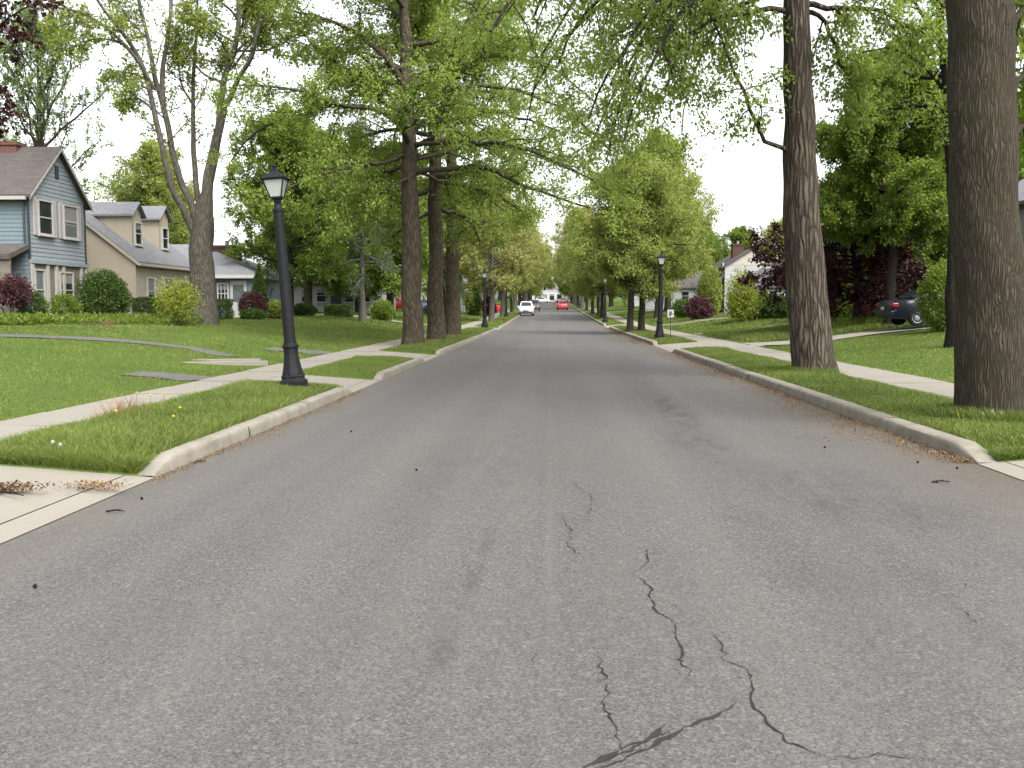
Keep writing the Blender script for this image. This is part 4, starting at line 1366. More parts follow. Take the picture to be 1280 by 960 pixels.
#PART3
# ------------------------------------------------------------------ street lamps
def lamp(label, loc, lean=(0, 0), s=1.0, rz=0.0):
    t = thing('street_lamp', label, 'street lamp', loc, rz, 'black post lamps along the kerbs')
    t.rotation_euler = (lean[0], lean[1], rz)
    t.scale = (s, s, s)
    m = MB()
    m.lathe([(0.27, -0.12), (0.27, 0.09), (0.245, 0.11), (0.255, 0.15), (0.255, 0.19), (0.215, 0.215), (0.205, 0.25), (0.215, 0.27), (0.195, 0.31)], 8, rot=R(22.5))
    m.lathe([(0.19, 0.312), (0.165, 0.42), (0.14, 0.56), (0.128, 0.66), (0.128, 0.78), (0.15, 0.795), (0.15, 0.83), (0.125, 0.85), (0.12, 0.88)], 24, ribs=8, rib=0.035)
    m.build('base', M['iron'], t)
    m = MB(); m.lathe([(0.106, 0.86), (0.102, 1.4), (0.096, 2.2), (0.086, 3.22), (0.095, 3.23), (0.095, 3.27), (0.075, 3.29), (0.065, 3.36)], 20)
    m.build('pole', M['iron'], t, True)
    m = MB()
    m.lathe([(0.05, 3.34), (0.075, 3.40), (0.075, 3.43), (0.11, 3.445), (0.11, 3.465)], 4, rot=R(45))
    b, tp, z0, z1 = 0.095, 0.185, 3.465, 3.80
    for sx in (-1, 1):
        for sy in (-1, 1):
            m.tube((sx * b, sy * b, z0), (sx * tp, sy * tp, z1), 0.013, n=6)
    for (q, z, h) in ((b + 0.01, z0, 0.025), (tp + 0.012, z1 - 0.02, 0.03)):
        m.box(-q, q, -q, -q + 0.022, z, z + h); m.box(-q, q, q - 0.022, q, z, z + h)
        m.box(-q, -q + 0.022, -q + 0.023, q - 0.023, z, z + h); m.box(q - 0.022, q, -q + 0.023, q - 0.023, z, z + h)
    fr = m.build('lantern_frame', M['iron'], t)
    m = MB(); m.lathe([(b * 1.414 - 0.012, z0 + 0.005), (tp * 1.414 - 0.012, z1 - 0.005)], 4, rot=R(45))
    m.build('lamp_glass', M['lampglass'], fr)
    m = MB(); m.lathe([(0.31, 3.795), (0.315, 3.815), (0.235, 3.86), (0.15, 3.905), (0.07, 3.935), (0.06, 3.96)], 4, rot=R(45))
    m.build('lantern_roof', M['iron'], t)
    m = MB(); m.lathe([(0.045, 3.955), (0.05, 3.985), (0.03, 4.0), (0.045, 4.03), (0.02, 4.06), (0.004, 4.08)], 10)
    m.build('finial', M['iron'], t)
    return t


p = gnd(368, 489, 0.15)
lamp('tall black post lamp leaning left at the corner of the near grass verge', (p[0], p[1], 0.15), (0, R(-4.2)), 0.965)
lamp('upright black post lamp on the kerb corner just past the three oak trunks', (-4.55, 69.3, float(H(-4.55, 69.3))))
lamp('small black post lamp beside the pale slim trunk far down the left kerb', (-4.9, 111, float(H(-4.9, 111))))
lamp('upright black post lamp on the right verge beside the small white yard sign', (5.0, 46.2, float(H(5.0, 46.2))), (0, R(0.8)), 0.98)
lamp('black post lamp with its lantern lost in the leaves, past the twin trunks', (4.75, 87.5, float(H(4.75, 87.5))))

# yard sign next to the right lamp
b_ = ground(5.55, 46.6)
t = thing('yard_sign', 'small white sign on a thin stake beside the right hand lamp post', 'sign', b_)
zc = at(834, 392, 46.6)[2] - b_[2]
m = MB(); m.box(-0.012, 0.012, -0.012, 0.012, -0.2, zc - 0.16); m.build('stake', M['iron'], t)
m = MB(); m.box(-0.15, 0.15, -0.012, 0.012, zc - 0.18, zc + 0.18); m.build('board', M['pinkwhite'], t, bevel=0.006)
m = MB(); m.lathe([(0.075, 0), (0.075, 0.004)], 12); 
for (dx, dz, w, h) in ((0.0, 0.045, 0.075, 0.05), (0.02, -0.03, 0.095, 0.035), (-0.05, -0.1, 0.05, 0.02)):
    pass
m = MB()
for (dx, dz, w, h) in ((0.0, 0.06, 0.06, 0.045), (0.015, -0.02, 0.09, 0.03), (-0.03, -0.09, 0.06, 0.022)):
    m.box(dx - w, dx + w, -0.018, -0.0135, zc + dz - h, zc + dz + h)
m.build('dark_print', M['p_grey'], t)


# ------------------------------------------------------------------ vehicles
SEDAN = [(-2.34, .42, .78, .82, .66, .58), (-2.26, .28, .93, .97, .80, .70), (-1.85, .25, .98, 1.02, .87, .76), (-1.55, .25, .98, 1.04, .88, .72), (-0.98, .22, .98, 1.38, .88, .60),
         (-0.3, .22, .97, 1.43, .88, .60), (0.32, .22, .96, 1.39, .88, .60), (1.05, .22, .95, 1.01, .88, .72), (1.3, .22, .91, .97, .88, .74), (2.0, .25, .80, .86, .84, .72), (2.26, .30, .66, .72, .74, .62), (2.33, .38, .56, .60, .66, .55)]
VAN = [(-2.35, .45, 1.0, 1.55, .78, .66), (-2.28, .3, 1.05, 1.70, .88, .68), (-1.6, .25, 1.06, 1.76, .92, .68), (-0.4, .25, 1.05, 1.78, .92, .68), (0.45, .25, 1.04, 1.72, .92, .67), (1.35, .25, 1.02, 1.10, .91, .76),
       (1.6, .25, .97, 1.04, .90, .78), (2.15, .28, .85, .91, .86, .74), (2.36, .34, .70, .75, .76, .64), (2.42, .4, .6, .64, .68, .56)]
WHEEL = {}


def car(name, label, cat, loc, rz, paint, st, group=None):
    t = thing(name, label, cat, loc, rz, group)
    van = st is VAN
    V, Fq = [], []
    m_ = 12
    for (x, zl, zb, zr, w, wr) in st:
        half = [(w * .9, zl), (w, zl + .14), (w * 1.0, zb - .16), (w * .975, zb), (wr, zr - .05), (wr * .8, zr)]
        V += [(x, -a, b) for a, b in half] + [(x, a, b) for a, b in reversed(half)]
    n = len(st)
    for i in range(n - 1):
        for j in range(m_):
            k = (j + 1) % m_
            Fq.append((i * m_ + j, i * m_ + k, (i + 1) * m_ + k, (i + 1) * m_ + j))
    mb = MB(); mb.add(V, Fq + [tuple(range(m_))] + [tuple(reversed(range((n - 1) * m_, n * m_)))])
    body = mb.build('body', paint, t, True)
    for md in body.modifiers: md.split_angle = R(50)
    # glass
    def sec(x):
        xs_ = [s[0] for s in st]
        return [float(np.interp(x, xs_, [s[k] for s in st])) for k in range(6)]
    if van: ra, rb, fa, fb = -2.2, -2.2, 0.5, 1.28
    else: ra, rb, fa, fb = -0.98, -1.52, 0.34, 1.0
    def side(x0b, x0t, x1b, x1t):
        for sy in (-1, 1):
            g = MB(); vs = []
            for (x, top) in ((x0b, 0), (x1b, 0), (x1t, 1), (x0t, 1)):
                s = sec(x)
                f = 0.10 if not top else 0.90
                y = s[4] * .975 * (1 - f) + s[5] * f; z = s[2] * (1 - f) + (s[3] - .05) * f
                vs.append((x, sy * (y + 0.012), z))
            g.add(vs, [(0, 1, 2, 3) if sy < 0 else (3, 2, 1, 0)])
            g.build('side_window', M['glass'], body)
    if van:
        side(-2.1, -2.05, -0.75, -0.75); side(-0.65, -0.65, 1.0, 0.5)
    else:
        side(-1.28, -0.92, -0.36, -0.36); side(-0.28, -0.28, 0.82, 0.34)
    def cross(name, xa, xb, off):
        g = MB(); vs = []
        for (x, f) in ((xa, .03), (xb, .97)):
            s = sec(x)
            wy = (s[4] * .95 if abs(s[3] - s[2]) < 0.15 else s[5]) * 0.88
            vs.append((x + off, -wy, s[3] + 0.012 - (0.04 if f < .1 else 0.0))); vs.append((x + off, wy, s[3] + 0.012 - (0.04 if f < .1 else 0.0)))
        g.add([vs[0], vs[1], vs[3], vs[2]], [(0, 1, 2, 3)])
        g.build(name, M['glass'], body)
    if not van:
        g = MB(); s0, s1 = sec(-1.5), sec(-1.02)
        g.add([(-1.5, -s0[5] * .92, s0[3] + .03), (-1.5, s0[5] * .92, s0[3] + .03), (-1.03, s1[5] * .78, s1[3] - .005), (-1.03, -s1[5] * .78, s1[3] - .005)], [(0, 1, 2, 3)]); g.build('rear_window', M['glass'], body)
    else:
        g = MB(); g.add([(-2.40, -.58, 1.08), (-2.40, .58, 1.08), (-2.345, .5, 1.58), (-2.345, -.5, 1.58)], [(0, 1, 2, 3)]); g.build('rear_window', M['glass'], body)
    s0, s1 = sec(fb - .05), sec(fa + .04)
    g = MB(); g.add([(fb - .04, -s0[5] * .86, s0[3] + .02), (fb - .04, s0[5] * .86, s0[3] + .02), (fa + .06, s1[5] * .8, s1[3] + .012), (fa + .06, -s1[5] * .8, s1[3] + .012)], [(3, 2, 1, 0)]); g.build('windscreen', M['glass'], body)
    # wheels
    for x in (-1.38, 1.42):
        for sy in (-1, 1):
            def wl(prof, yo):
                mb = MB(); mb.lathe(prof, 20)
                mb.v = [(v[0] + x, sy * (v[2]) + sy * yo, v[1] + .32) for v in mb.v]
                return mb
            w = wl([(.2, 0), (.3, .0), (.32, .03), (.32, .17), (.3, .2), (.2, .2)], .70).build('wheel', M['tyre'], t, True)
            wl([(.19, .16), (.205, .205), (.15, .19), (.06, .215)], .70).build('rim', M['rim'], w, True)
    wy = st[1][4]
    fx_, rx_ = st[-1][0], st[0][0]
    for sy in (-1, 1):
        g = MB(); g.box(fx_ - .16, fx_ + 0.005, sy * .62 - .17, sy * .62 + .17, .58 if not van else .66, .70 if not van else .80); g.build('headlight', M['clearlens'], t, bevel=.02)
        g = MB()
        if van: g.box(rx_ - .02, rx_ + .1, sy * .78 - .09, sy * .78 + .09, .95, 1.3)
        else: g.box(rx_ + 0.02, rx_ + .24, sy * .66 - .17, sy * .66 + .17, .74, .88)
        g.build('tail_light', M['redlens'], t, bevel=.02)
        g = MB(); g.box(fb - .42, fb - .26, sy * .98 - .1, sy * .98 + .1, sec(0.8)[2] + .02, sec(0.8)[2] + .17); g.build('mirror', paint, t, bevel=.03)
    g = MB(); g.box(fx_ - .1, fx_ + .05, -.78, .78, .36, .52); g.build('front_bumper', paint if not van else M['p_grey'], t, bevel=.03)
    g = MB(); g.box(fx_ - .05, fx_ + .03, -.36, .36, .56, .68); g.build('grille', M['tyre'], t, bevel=.01)
    g = MB(); g.box(rx_ - .05, rx_ + .12, -.8, .8, .40, .58); bp = g.build('rear_bumper', paint, t, bevel=.03)
    g = MB(); g.box(rx_ - .056, rx_ - .05, -.16, .16, .62, .74); g.build('number_plate', M['offwhite'], t)
    g = MB(); g.box(rx_ + .06, rx_ + .16, -.82, .82, .585, .60); g.build('bumper_trim', M['chrome'], bp)
    return t


car('parked_sedan', 'dark navy saloon car parked in the driveway by the dense evergreen bush', 'car', (15.5, 40.4, float(H(15.5, 40.4)) + 0.07), R(5), M['p_navy'], SEDAN)
car('minivan', 'white minivan parked at the left kerb facing the camera', 'van', (-3.0, 125, float(gy(125))), R(-90), M['p_white'], VAN)
car('grey_minivan', 'dark grey van parked behind the white minivan, farther along the left kerb', 'van', (-2.55, 158, float(gy(158))), R(-90), M['p_grey'], VAN)
car('red_sedan', 'red car driving away on the right side of the road far ahead', 'car', (2.0, 168, float(gy(168))), R(90), M['p_red'], SEDAN)
car('red_coupe', 'red car parked on the left lawn drive behind the first oak trunk', 'car', (-15.5, 103, float(H(-15.5, 103))), R(-30), M['p_red'], SEDAN)
car('blue_sedan', 'blue car showing between the first two oak trunks', 'car', (-12.8, 104, float(H(-12.8, 104))), R(-80), M['p_blue'], SEDAN)
car('red_minivan', 'red van parked in a driveway beside the far left lamp', 'van', (-8.6, 128, float(H(-8.6, 128)) + .05), R(10), M['p_red'], VAN)
car('white_sedan', 'white car crossing the far end of the street on the right', 'car', (3.5, 300, float(gy(300))), R(180), M['p_white'], SEDAN)
car('white_van', 'white van crossing the far end of the street on the left', 'van', (-2.5, 298, float(gy(298))), R(0), M['p_white'], VAN)
# utility pole at the end of the road
t = thing('utility_pole', 'pale pole with a cross arm at the far end of the road', 'pole', ground(4.6, 262))
m = MB(); m.tube((0, 0, -.3), (0, 0, 8.2), .14, .1, 10); m.build('post', M['bark_pale'], t)
m = MB(); m.box(-1.1, 1.1, -.06, .06, 7.5, 7.65); m.build('cross_arm', M['bark_pale'], t)


# ------------------------------------------------------------------ the big trees
def loc_pts(base, Y, pts, dy=None):
    out = []
    for i, p in enumerate(pts):
        y = Y + (dy[i] if dy is not None else 0)
        out.append(at(p[0], p[1], y) - base)
    return out


oval = lambda u: 0.35 + 0.75 * math.sin(math.pi * min(1, u * 0.9 + 0.12))
dome = lambda u: max(0.25, math.sqrt(max(0, 1 - (u * 0.95) ** 2)))
# first oak of the left three
bA = ground(*gnd(516, 431, 0.17)[:2])
YA = bA[1]
tr = loc_pts(bA, YA, [(516, 431), (514, 300), (511, 180), (507, 60), (505, -40)])
tr[0] = np.zeros(3)
tr += [tr[-1] + np.array([0.2, 0.2, 4.0])]
la = lambda pts, dy=None: loc_pts(bA, YA, pts, dy)
limA = [(la([(514, 165), (519, 147), (544, 108), (573, 54), (594, 0), (610, -60)], [0, -.1, -.3, -.4, -.5, -.6]), .15),
        (la([(510, 125), (504, 108), (479, 68), (436, 36), (400, 23), (355, 10)], [0, -.2, -.5, -.8, -1, -1.4]), .13),
        (la([(509, 160), (501, 147), (476, 100), (454, 72), (437, 66), (405, 62)], [0, .2, .6, 1, 1.4, 2]), .10),
        (la([(516, 216), (540, 213), (601, 209), (652, 230), (700, 248), (738, 262)], [0, -.3, -.8, -1.2, -1.6, -2]), .12),
        (la([(512, 160), (500, 150), (465, 135), (420, 131), (370, 111), (295, 106)], [0, -.4, -1, -1.6, -2, -2.6]), .11),
        (la([(511, 175), (480, 140), (420, 133), (377, 138), (321, 164), (290, 200)], [0, .4, .9, 1.5, 2, 2.4]), .11),
        (la([(513, 222), (500, 228), (475, 242), (447, 266), (425, 285)], [0, -.5, -1.2, -1.8, -2.2]), .07),
        (la([(512, 190), (470, 205), (410, 215), (360, 235), (325, 250)], [0, -.8, -2, -3, -3.6]), .09),
        (la([(515, 185), (560, 160), (610, 140), (660, 150), (700, 165)], [0, -1, -2.4, -3.4, -4]), .10),
        (la([(516, 200), (560, 190), (620, 180), (670, 195), (720, 215)], [0, .8, 1.6, 2.4, 3]), .09),
        (la([(515, 130), (570, 110), (640, 112), (710, 140), (765, 190)], [0, -1.5, -3.5, -5, -6]), .09),
        (la([(514, 100), (580, 70), (660, 75), (730, 115), (780, 165)], [0, 1, 2.5, 4, 5]), .09),
        (la([(515, 180), (580, 178), (650, 185), (720, 215), (765, 240)], [0, -2, -4, -5.5, -6.5]), .09),
        (la([(515, 205), (545, 225), (590, 235), (630, 250), (660, 270)], [0, 1, 2.2, 3, 3.6]), .08)]
make_tree('oak_tree', 'tall straight oak nearest of the three trunks on the left verge', bA, tr, 0.43, 0.05, M['bark_grey'], M['leaf_oak'], 11, limA,
          dict(n=20, z0=6.5, z1=19.5, R=5.0, e0=0, e1=55, prof=dome, trop=(0, 0, -0.01), wander=.13), dict(K=13, len=.36, ang=52, flat=.25, min=1.0, trop=(0, 0, 0.0)), dict(K=9, len=.75, ang=48, flat=.7, trop=(0, 0, -.02)),
          dict(n=22, L=.125, W=.075, sp=.11, up=1.0), 32, flare=.26, fh=.35, group='oaks on the left verge', limb_r=.12)
for (px, py, lab, sd, top) in ((545, 425, 'middle oak trunk of the close group of three on the left verge', 12, 540), (566, 420, 'farthest oak of the three trunks, nearest the upright left lamp', 13, 560)):
    b = ground(*gnd(px, py, 0.17)[:2])
    tr = loc_pts(b, b[1], [(px, py), (px - 1, 250), (top, 60), (top - 2, 0)])
    tr[0] = np.zeros(3)
    tr += [tr[-1] + np.array([0.1, 0.3, 3.5])]
    make_tree('oak_tree', lab, b, tr, 0.40, 0.05, M['bark_grey'], M['leaf_oak2'], sd, (),
              dict(n=26, z0=6.0, z1=18.5, R=5.4, e0=-6, e1=55, prof=dome, trop=(0, 0, -0.01), wander=.13), dict(K=11, len=.36, ang=52, flat=.3, min=1.0), dict(K=8, len=.8, ang=48, flat=.7, trop=(0, 0, -.02)),
              dict(n=20, L=.145, W=.09, sp=.12, up=1.0), 24, flare=.26, fh=.35, group='oaks on the left verge', limb_r=.12)

# leaning ridged trunk on the right
b1 = ground(*gnd(1018, 465, 0.17)[:2])
Y1 = b1[1]
l1 = lambda pts, dy=None: loc_pts(b1, Y1, pts, dy)
tr = l1([(1017, 466), (1010, 390), (1002, 260), (998, 130), (996, 0), (995, -80)])
tr[0] = np.zeros(3)
tr += [tr[-1] + np.array([-.2, .3, 3.0]), tr[-1] + np.array([-.1, .4, 6.0])]
lim1 = [(l1([(990, 190), (980, 187), (959, 179), (943, 148), (922, 103), (892, 27), (870, -20)], [0, -.2, -.4, -.6, -.8, -1, -1.2]), .055),
        (l1([(996, 12), (960, 10), (920, 18), (880, 30), (850, 60), (835, 110)], [0, -.3, -.7, -1, -1.3, -1.5]), .07),
        (l1([(1000, 14), (1029, 20), (1046, 65), (1060, 95), (1077, 130)], [0, .2, .4, .7, 1]), .06),
        (l1([(1002, 5), (1050, 8), (1090, 12), (1130, 30), (1165, 45)], [0, -.2, -.4, -.5, -.6]), .07),
        (l1([(996, -30), (940, -60), (880, -40), (820, 5), (780, 60), (765, 110)], [0, -.6, -1.2, -1.9, -2.3, -2.5]), .09),
        (l1([(996, -60), (930, -100), (850, -80), (770, -20), (715, 40), (700, 80)], [0, .5, 1, 1.6, 2.2, 2.6]), .10),
        (l1([(996, -90), (900, -150), (800, -120), (700, -60), (640, 0), (615, 40)], [0, -1, -2, -3, -3.6, -4]), .11),
        (l1([(996, -110), (900, -180), (790, -160), (690, -100), (620, -30), (590, 20)], [0, .2, .4, .6, .8, 1]), .11),
        (l1([(995, -20), (930, -30), (860, -10), (800, 40), (755, 100), (735, 150)], [0, 1.2, 2.6, 3.8, 4.6, 5.2]), .09),
        (l1([(995, -70), (900, -90), (820, -60), (745, 10), (690, 70), (665, 120)], [0, 2, 4, 6, 7.5, 8.5]), .10),
        (l1([(996, -60), (930, -80), (860, -40), (800, 60), (770, 150), (758, 205)], [0, 1, 2.4, 3.6, 4.2, 4.4]), .08),
        (l1([(996, -40), (920, -40), (850, 20), (800, 110), (780, 180)], [0, -.8, -1.8, -2.4, -2.6]), .07),
        (l1([(996, -100), (880, -120), (760, -60), (690, 50), (665, 120), (655, 165)], [0, 3, 6, 8, 9, 9.4]), .09),
        (l1([(995, -50), (900, -60), (830, 0), (780, 90), (740, 175)], [0, 3, 6, 8, 9]), .08),
        (l1([(995, -10), (940, 0), (890, 40), (860, 110), (850, 170)], [0, 2, 4, 5, 5.5]), .06),
        (l1([(1000, -40), (1060, -60), (1120, -40), (1170, 0), (1195, 30)], [0, 1, 2, 3, 4]), .08)]
make_tree('shade_tree', 'slightly leaning tree with deeply ridged bark on the right verge', b1, tr, 0.47, 0.05, M['bark_ridge'], M['leaf_oak2'], 21, lim1,
          dict(n=16, z0=10, z1=16.5, R=6.0, e0=5, e1=60, prof=dome, trop=(0, 0, -0.02), wander=.14), dict(K=12, len=.30, ang=55, flat=.8, min=.8, trop=(0, 0, -.06)), dict(K=9, len=.62, ang=45, trop=(0, 0, -.10)),
          dict(n=19, L=.105, W=.062, sp=.10, up=.7, droop=.5), 48, flare=.2, fh=.3, lump=.03, trunk_pow=.85)

# thick trunk at the right edge
b2 = ground(*gnd(1240, 524, 0.17)[:2])
Y2 = b2[1]
l2 = lambda pts, dy=None: loc_pts(b2, Y2, pts, dy)
tr = l2([(1240, 525), (1237, 400), (1232, 250), (1226, 100), (1221, -20)])
tr[0] = np.zeros(3)
tr += [tr[-1] + np.array([-.1, .2, 5.0]), tr[-1] + np.array([-.1, .4, 11.0])]
lim2 = [(l2([(1218, -60), (1100, -180), (960, -200), (820, -150), (720, -70), (680, -10)], [0, 1, 2, 3, 4, 5]), .12),
        (l2([(1218, -80), (1080, -240), (900, -260), (760, -170), (700, -60), (670, 20)], [0, 2, 4.5, 7, 9, 10]), .12),
        (l2([(1255, 120), (1275, 100), (1300, 60), (1330, 30)], [0, .5, 1.4, 2]), .05),
        (l2([(1262, 170), (1280, 160), (1310, 175), (1340, 200)], [0, .6, 1.6, 2.4]), .045),
        (l2([(1258, 40), (1280, 10), (1300, -30), (1340, -60)], [0, .3, .8, 1.4]), .05)]
make_tree('oak_tree', 'thickest trunk, dark oak at the right edge with pale scars at its foot', b2, tr, 0.445, 0.06, M['bark_dark'], M['leaf_oak2'], 31, lim2,
          dict(n=22, z0=7.5, z1=17.5, R=6.0, e0=5, e1=60, prof=dome, trop=(0, 0, -0.01), wander=.13), dict(K=10, len=.32, ang=52, flat=.7, min=.8, trop=(0, 0, -.03)), dict(K=8, len=.66, ang=45, trop=(0, 0, -.08)),
          dict(n=13, L=.13, W=.08, sp=.1, up=.8, droop=.4), 96, flare=.2, fh=.28, lump=.016, trunk_pow=.5, limb_r=.14,
          knots=[(4.95, R(160), .085, .055), (4.3, R(172), .07, .05), (5.15, R(215), .11, .09), (3.6, R(118), .09, .06), (4.0, R(112), .1, .07)])

# many stemmed maple on the left lawn
pM = at(256, 407, 42.0)
bM = ground(pM[0], 42.0)
lm = lambda pts, dy=None: loc_pts(bM, 42.0, pts, dy)
tr = lm([(256, 407), (252, 330), (254, 280), (259, 236), (272, 164), (279, 108), (295, 49), (300, -10)], [0, 0, 0, 0, .2, .4, .6, .8])
tr[0] = np.zeros(3)
tr += [tr[-1] + np.array([.4, .3, 3.5])]
ex = [(lm([(246, 300), (230, 262), (213, 230), (193, 138), (170, 66), (121, 0), (95, -40)], [0, -.2, -.4, -.7, -1, -1.4, -1.6]), .155, .04),
      (lm([(248, 290), (238, 255), (226, 226), (203, 131), (184, 49), (174, 0), (168, -60)], [0, .2, .3, .6, .9, 1.1, 1.4]), .16, .045),
      (lm([(204, 133), (203, 98), (213, 16), (217, -50)], [.6, .8, 1.2, 1.6]), .12, .05),
      (lm([(251, 285), (247, 250), (244, 216), (241, 131), (246, 26), (248, -40)], [0, .5, .8, 1.4, 2, 2.4]), .13, .04),
      (lm([(263, 225), (276, 157), (295, 105), (315, 66), (331, 0), (340, -50)], [0, -.4, -.8, -1.2, -1.5, -1.8]), .15, .04),
      (lm([(193, 138), (170, 122), (152, 130)], [-.7, -1, -1.2]), .05, .02), (lm([(192, 110), (160, 60), (110, 20), (50, 5)], [-.7, -1.4, -2, -2.8]), .09, .03),
      (lm([(170, 66), (140, 50), (105, 52), (75, 66)], [-1, -1.5, -2, -2.4]), .045, .015), (lm([(150, 40), (120, 28), (85, 30), (55, 40)], [-1.2, -.6, 0, .5]), .045, .015),
      (lm([(184, 49), (160, 22), (140, -10)], [.9, 1.6, 2.4]), .04, .015), (lm([(198, 115), (175, 95), (150, 90), (132, 98)], [-.5, .2, .8, 1.2]), .04, .015), (lm([(241, 131), (225, 100), (222, 60)], [1.4, 1.8, 2.2]), .05, .02),
      (lm([(285, 85), (300, 60), (330, 40), (365, 30)], [.5, .9, 1.4, 2]), .07, .02)]
make_tree('maple_tree', 'many stemmed maple with sparse spring leaves on the left lawn', bM, tr, 0.53, 0.05, M['bark_maple'], M['leaf_silver'], 41, (),
          dict(n=18, z0=10, z1=15.5, R=3.2, e0=10, e1=60, prof=dome, trop=(0, 0, .03)), dict(K=12, len=.20, ang=48, min=.8, t0=.30, trop=(0, 0, .02), wander=.2), dict(K=10, len=.6, ang=45, r=.008),
          dict(n=8, L=.14, W=.09, sp=.07, up=.6), 28, flare=.15, extra_trunks=ex, lump=.05, rprof=[(0, .56), (.12, .5), (.24, .47), (.31, .24), (.45, .165), (.7, .10), (1, .04)], limb_r=.06)
# yellow-green sprays low on its trunk
# crimson tree whose crown enters at the top left
bC = ground(-15.9, 23.5)
make_tree('crimson_tree', 'dark red leaved tree reaching in at the top left corner', bC, [(0, 0, 0), (0, 0, 3), (.2, 0, 6), (.1, .1, 9.5)], .2, .03, M['bark_black'], M['leaf_crimson'], 51, (),
          dict(n=24, z0=3.5, z1=9.2, R=4.3, e0=15, e1=60, prof=oval, trop=(0, 0, .02)), dict(K=9, len=.34, ang=50, min=.6), dict(K=7, len=.5, ang=48), dict(n=12, L=.13, W=.11, sp=.06, up=.8))
# grey green tree behind the blue grey house
bG = ground(-33, 64)
make_tree('tall_tree', 'tall grey green tree with upswept shoots behind the blue grey house', bG, [(0, 0, 0), (.2, 0, 5), (.1, .2, 11), (.3, 0, 18)], .35, .04, M['bark_far'], M['leaf_grey'], 61, (),
          dict(n=34, z0=4.5, z1=17.5, R=5.6, e0=15, e1=65, prof=oval, trop=(0, 0, .08)), dict(K=9, len=.36, ang=42, min=.8, trop=(0, 0, .12)), dict(K=6, len=.8, ang=32, trop=(0, 0, .12)), dict(n=14, L=.2, W=.1, sp=.06, up=.5, droop=-.3))
# dense green maple above the crimson one on the right
bD = ground(14.3, 43.0)
make_tree('dense_maple', 'dense green maple rising over the crimson tree beside the driveway', bD, [(0, 0, 0), (.1, 0, 3), (-.1, .1, 7), (0, 0, 10.3)], .22, .03, M['bark_black'], M['leaf_mid'], 71, (),
          dict(n=48, z0=3.9, z1=10.3, R=3.7, e0=4, e1=62, prof=oval), dict(K=11, len=.36, ang=52, min=.7), dict(K=9, len=.5, ang=50), dict(n=34, L=.12, W=.095, sp=.09, up=.8))
bE = ground(14.3, 47.5)
make_tree('crimson_maple', 'low spreading dark crimson maple under the dense green tree', bE, [(0, 0, 0), (.1, 0, 1.5), (-.2, .1, 3.4), (0, 0, 5.3)], .2, .04, M['bark_black'], M['leaf_crimson'], 81, (),
          dict(n=40, z0=1.6, z1=5.0, R=3.9, e0=-4, e1=45, prof=oval, trop=(0, 0, -.03)), dict(K=10, len=.34, ang=52, min=.7, trop=(0, 0, -.02)), dict(K=8, len=.5, ang=50, trop=(0, 0, -.06)), dict(n=14, L=.15, W=.13, sp=.08, up=.8))
# slim dark trunk behind the thick one
bF = ground(at(1194, 390, 30)[0], 30)
tr = loc_pts(bF, 30, [(1194, 385), (1193, 250), (1186, 140), (1178, 50), (1172, -40)]); tr[0] = np.zeros(3)
tr += [tr[-1] + np.array([-.2, .2, 3])]
make_tree('forked_tree', 'slim dark tree standing just behind the thick trunk on the right', bF, tr, .24, .04, M['bark_black'], M['leaf_oak2'], 91, [(loc_pts(bF, 30, [(1184, 120), (1150, 80), (1110, 60), (1070, 70)], [0, .4, .9, 1.4]), .06)],
          dict(n=16, z0=6.0, z1=12.5, R=3.2, e0=0, e1=60, prof=oval), dict(K=8, len=.34, ang=52, min=.7), dict(K=7, len=.55, ang=48), dict(n=10, L=.12, W=.075, sp=.08))
# maple behind the leaning lamp
bH = ground(-16.3, 62)
make_tree('round_maple', 'broad green maple on the lawn behind the leaning lamp', bH, [(0, 0, 0), (.1, 0, 2.4), (.2, .1, 6), (0, 0, 11)], .26, .04, M['bark_far'], M['leaf_mid'], 101, (),
          dict(n=42, z0=2.6, z1=11, R=4.6, e0=2, e1=62, prof=oval), dict(K=10, len=.36, ang=52, min=.8), dict(K=8, len=.6, ang=50), dict(n=26, L=.15, W=.11, sp=.11))
# pale trunked conifer with dead lower branches
bI = ground(at(453, 400, 65)[0], 65)
make_tree('pale_trunk_spruce', 'slim tree with a pale bare trunk on the left lawn behind the first oak', bI, [(0, 0, 0), (0, 0, 4), (.05, 0, 8), (0, 0, 13)], .24, .04, M['bark_pale'], M['leaf_needle'], 111, (),
          dict(n=40, z0=3.5, z1=12.5, R=2.6, e0=-12, e1=20, prof=lambda u: 1.0 - .75 * u, trop=(0, 0, -.03)), dict(K=9, len=.34, ang=50, min=.5, flat=.5), dict(K=6, len=.45, ang=45), dict(n=12, L=.12, W=.05, sp=.06))

# ------------------------------------------------------------------ street trees from four masters
pr1 = make_tree('street_tree', 'right hand one of the twin slim trunks beside the right lamp', ground(5.5, 61), [(0, 0, 0), (.05, 0, 2.2), (-.05, .1, 6), (0, 0, 9.4)], .20, .03, M['bark_far'], M['leaf_bright'], 121, (),
                dict(n=42, z0=2.3, z1=9.2, R=3.5, e0=5, e1=64, prof=oval, trop=(0, 0, .03)), dict(K=10, len=.36, ang=48, min=.7), dict(K=8, len=.6, ang=45), dict(n=11, L=.14, W=.095, sp=.10), group='street trees')
pr2 = make_tree('street_tree', 'pale barked street tree with thin olive leaves past the left lamp', ground(-5.45, 114), [(0, 0, 0), (.05, 0, 3), (0, .1, 7), (0, 0, 12.5)], .28, .04, M['bark_pale'], M['leaf_olive'], 131, (),
                dict(n=40, z0=2.8, z1=12, R=4.4, e0=10, e1=64, prof=oval, trop=(0, 0, .03)), dict(K=9, len=.36, ang=46, min=.9), dict(K=7, len=.8, ang=42), dict(n=11, L=.22, W=.14, sp=.12), group='street trees')
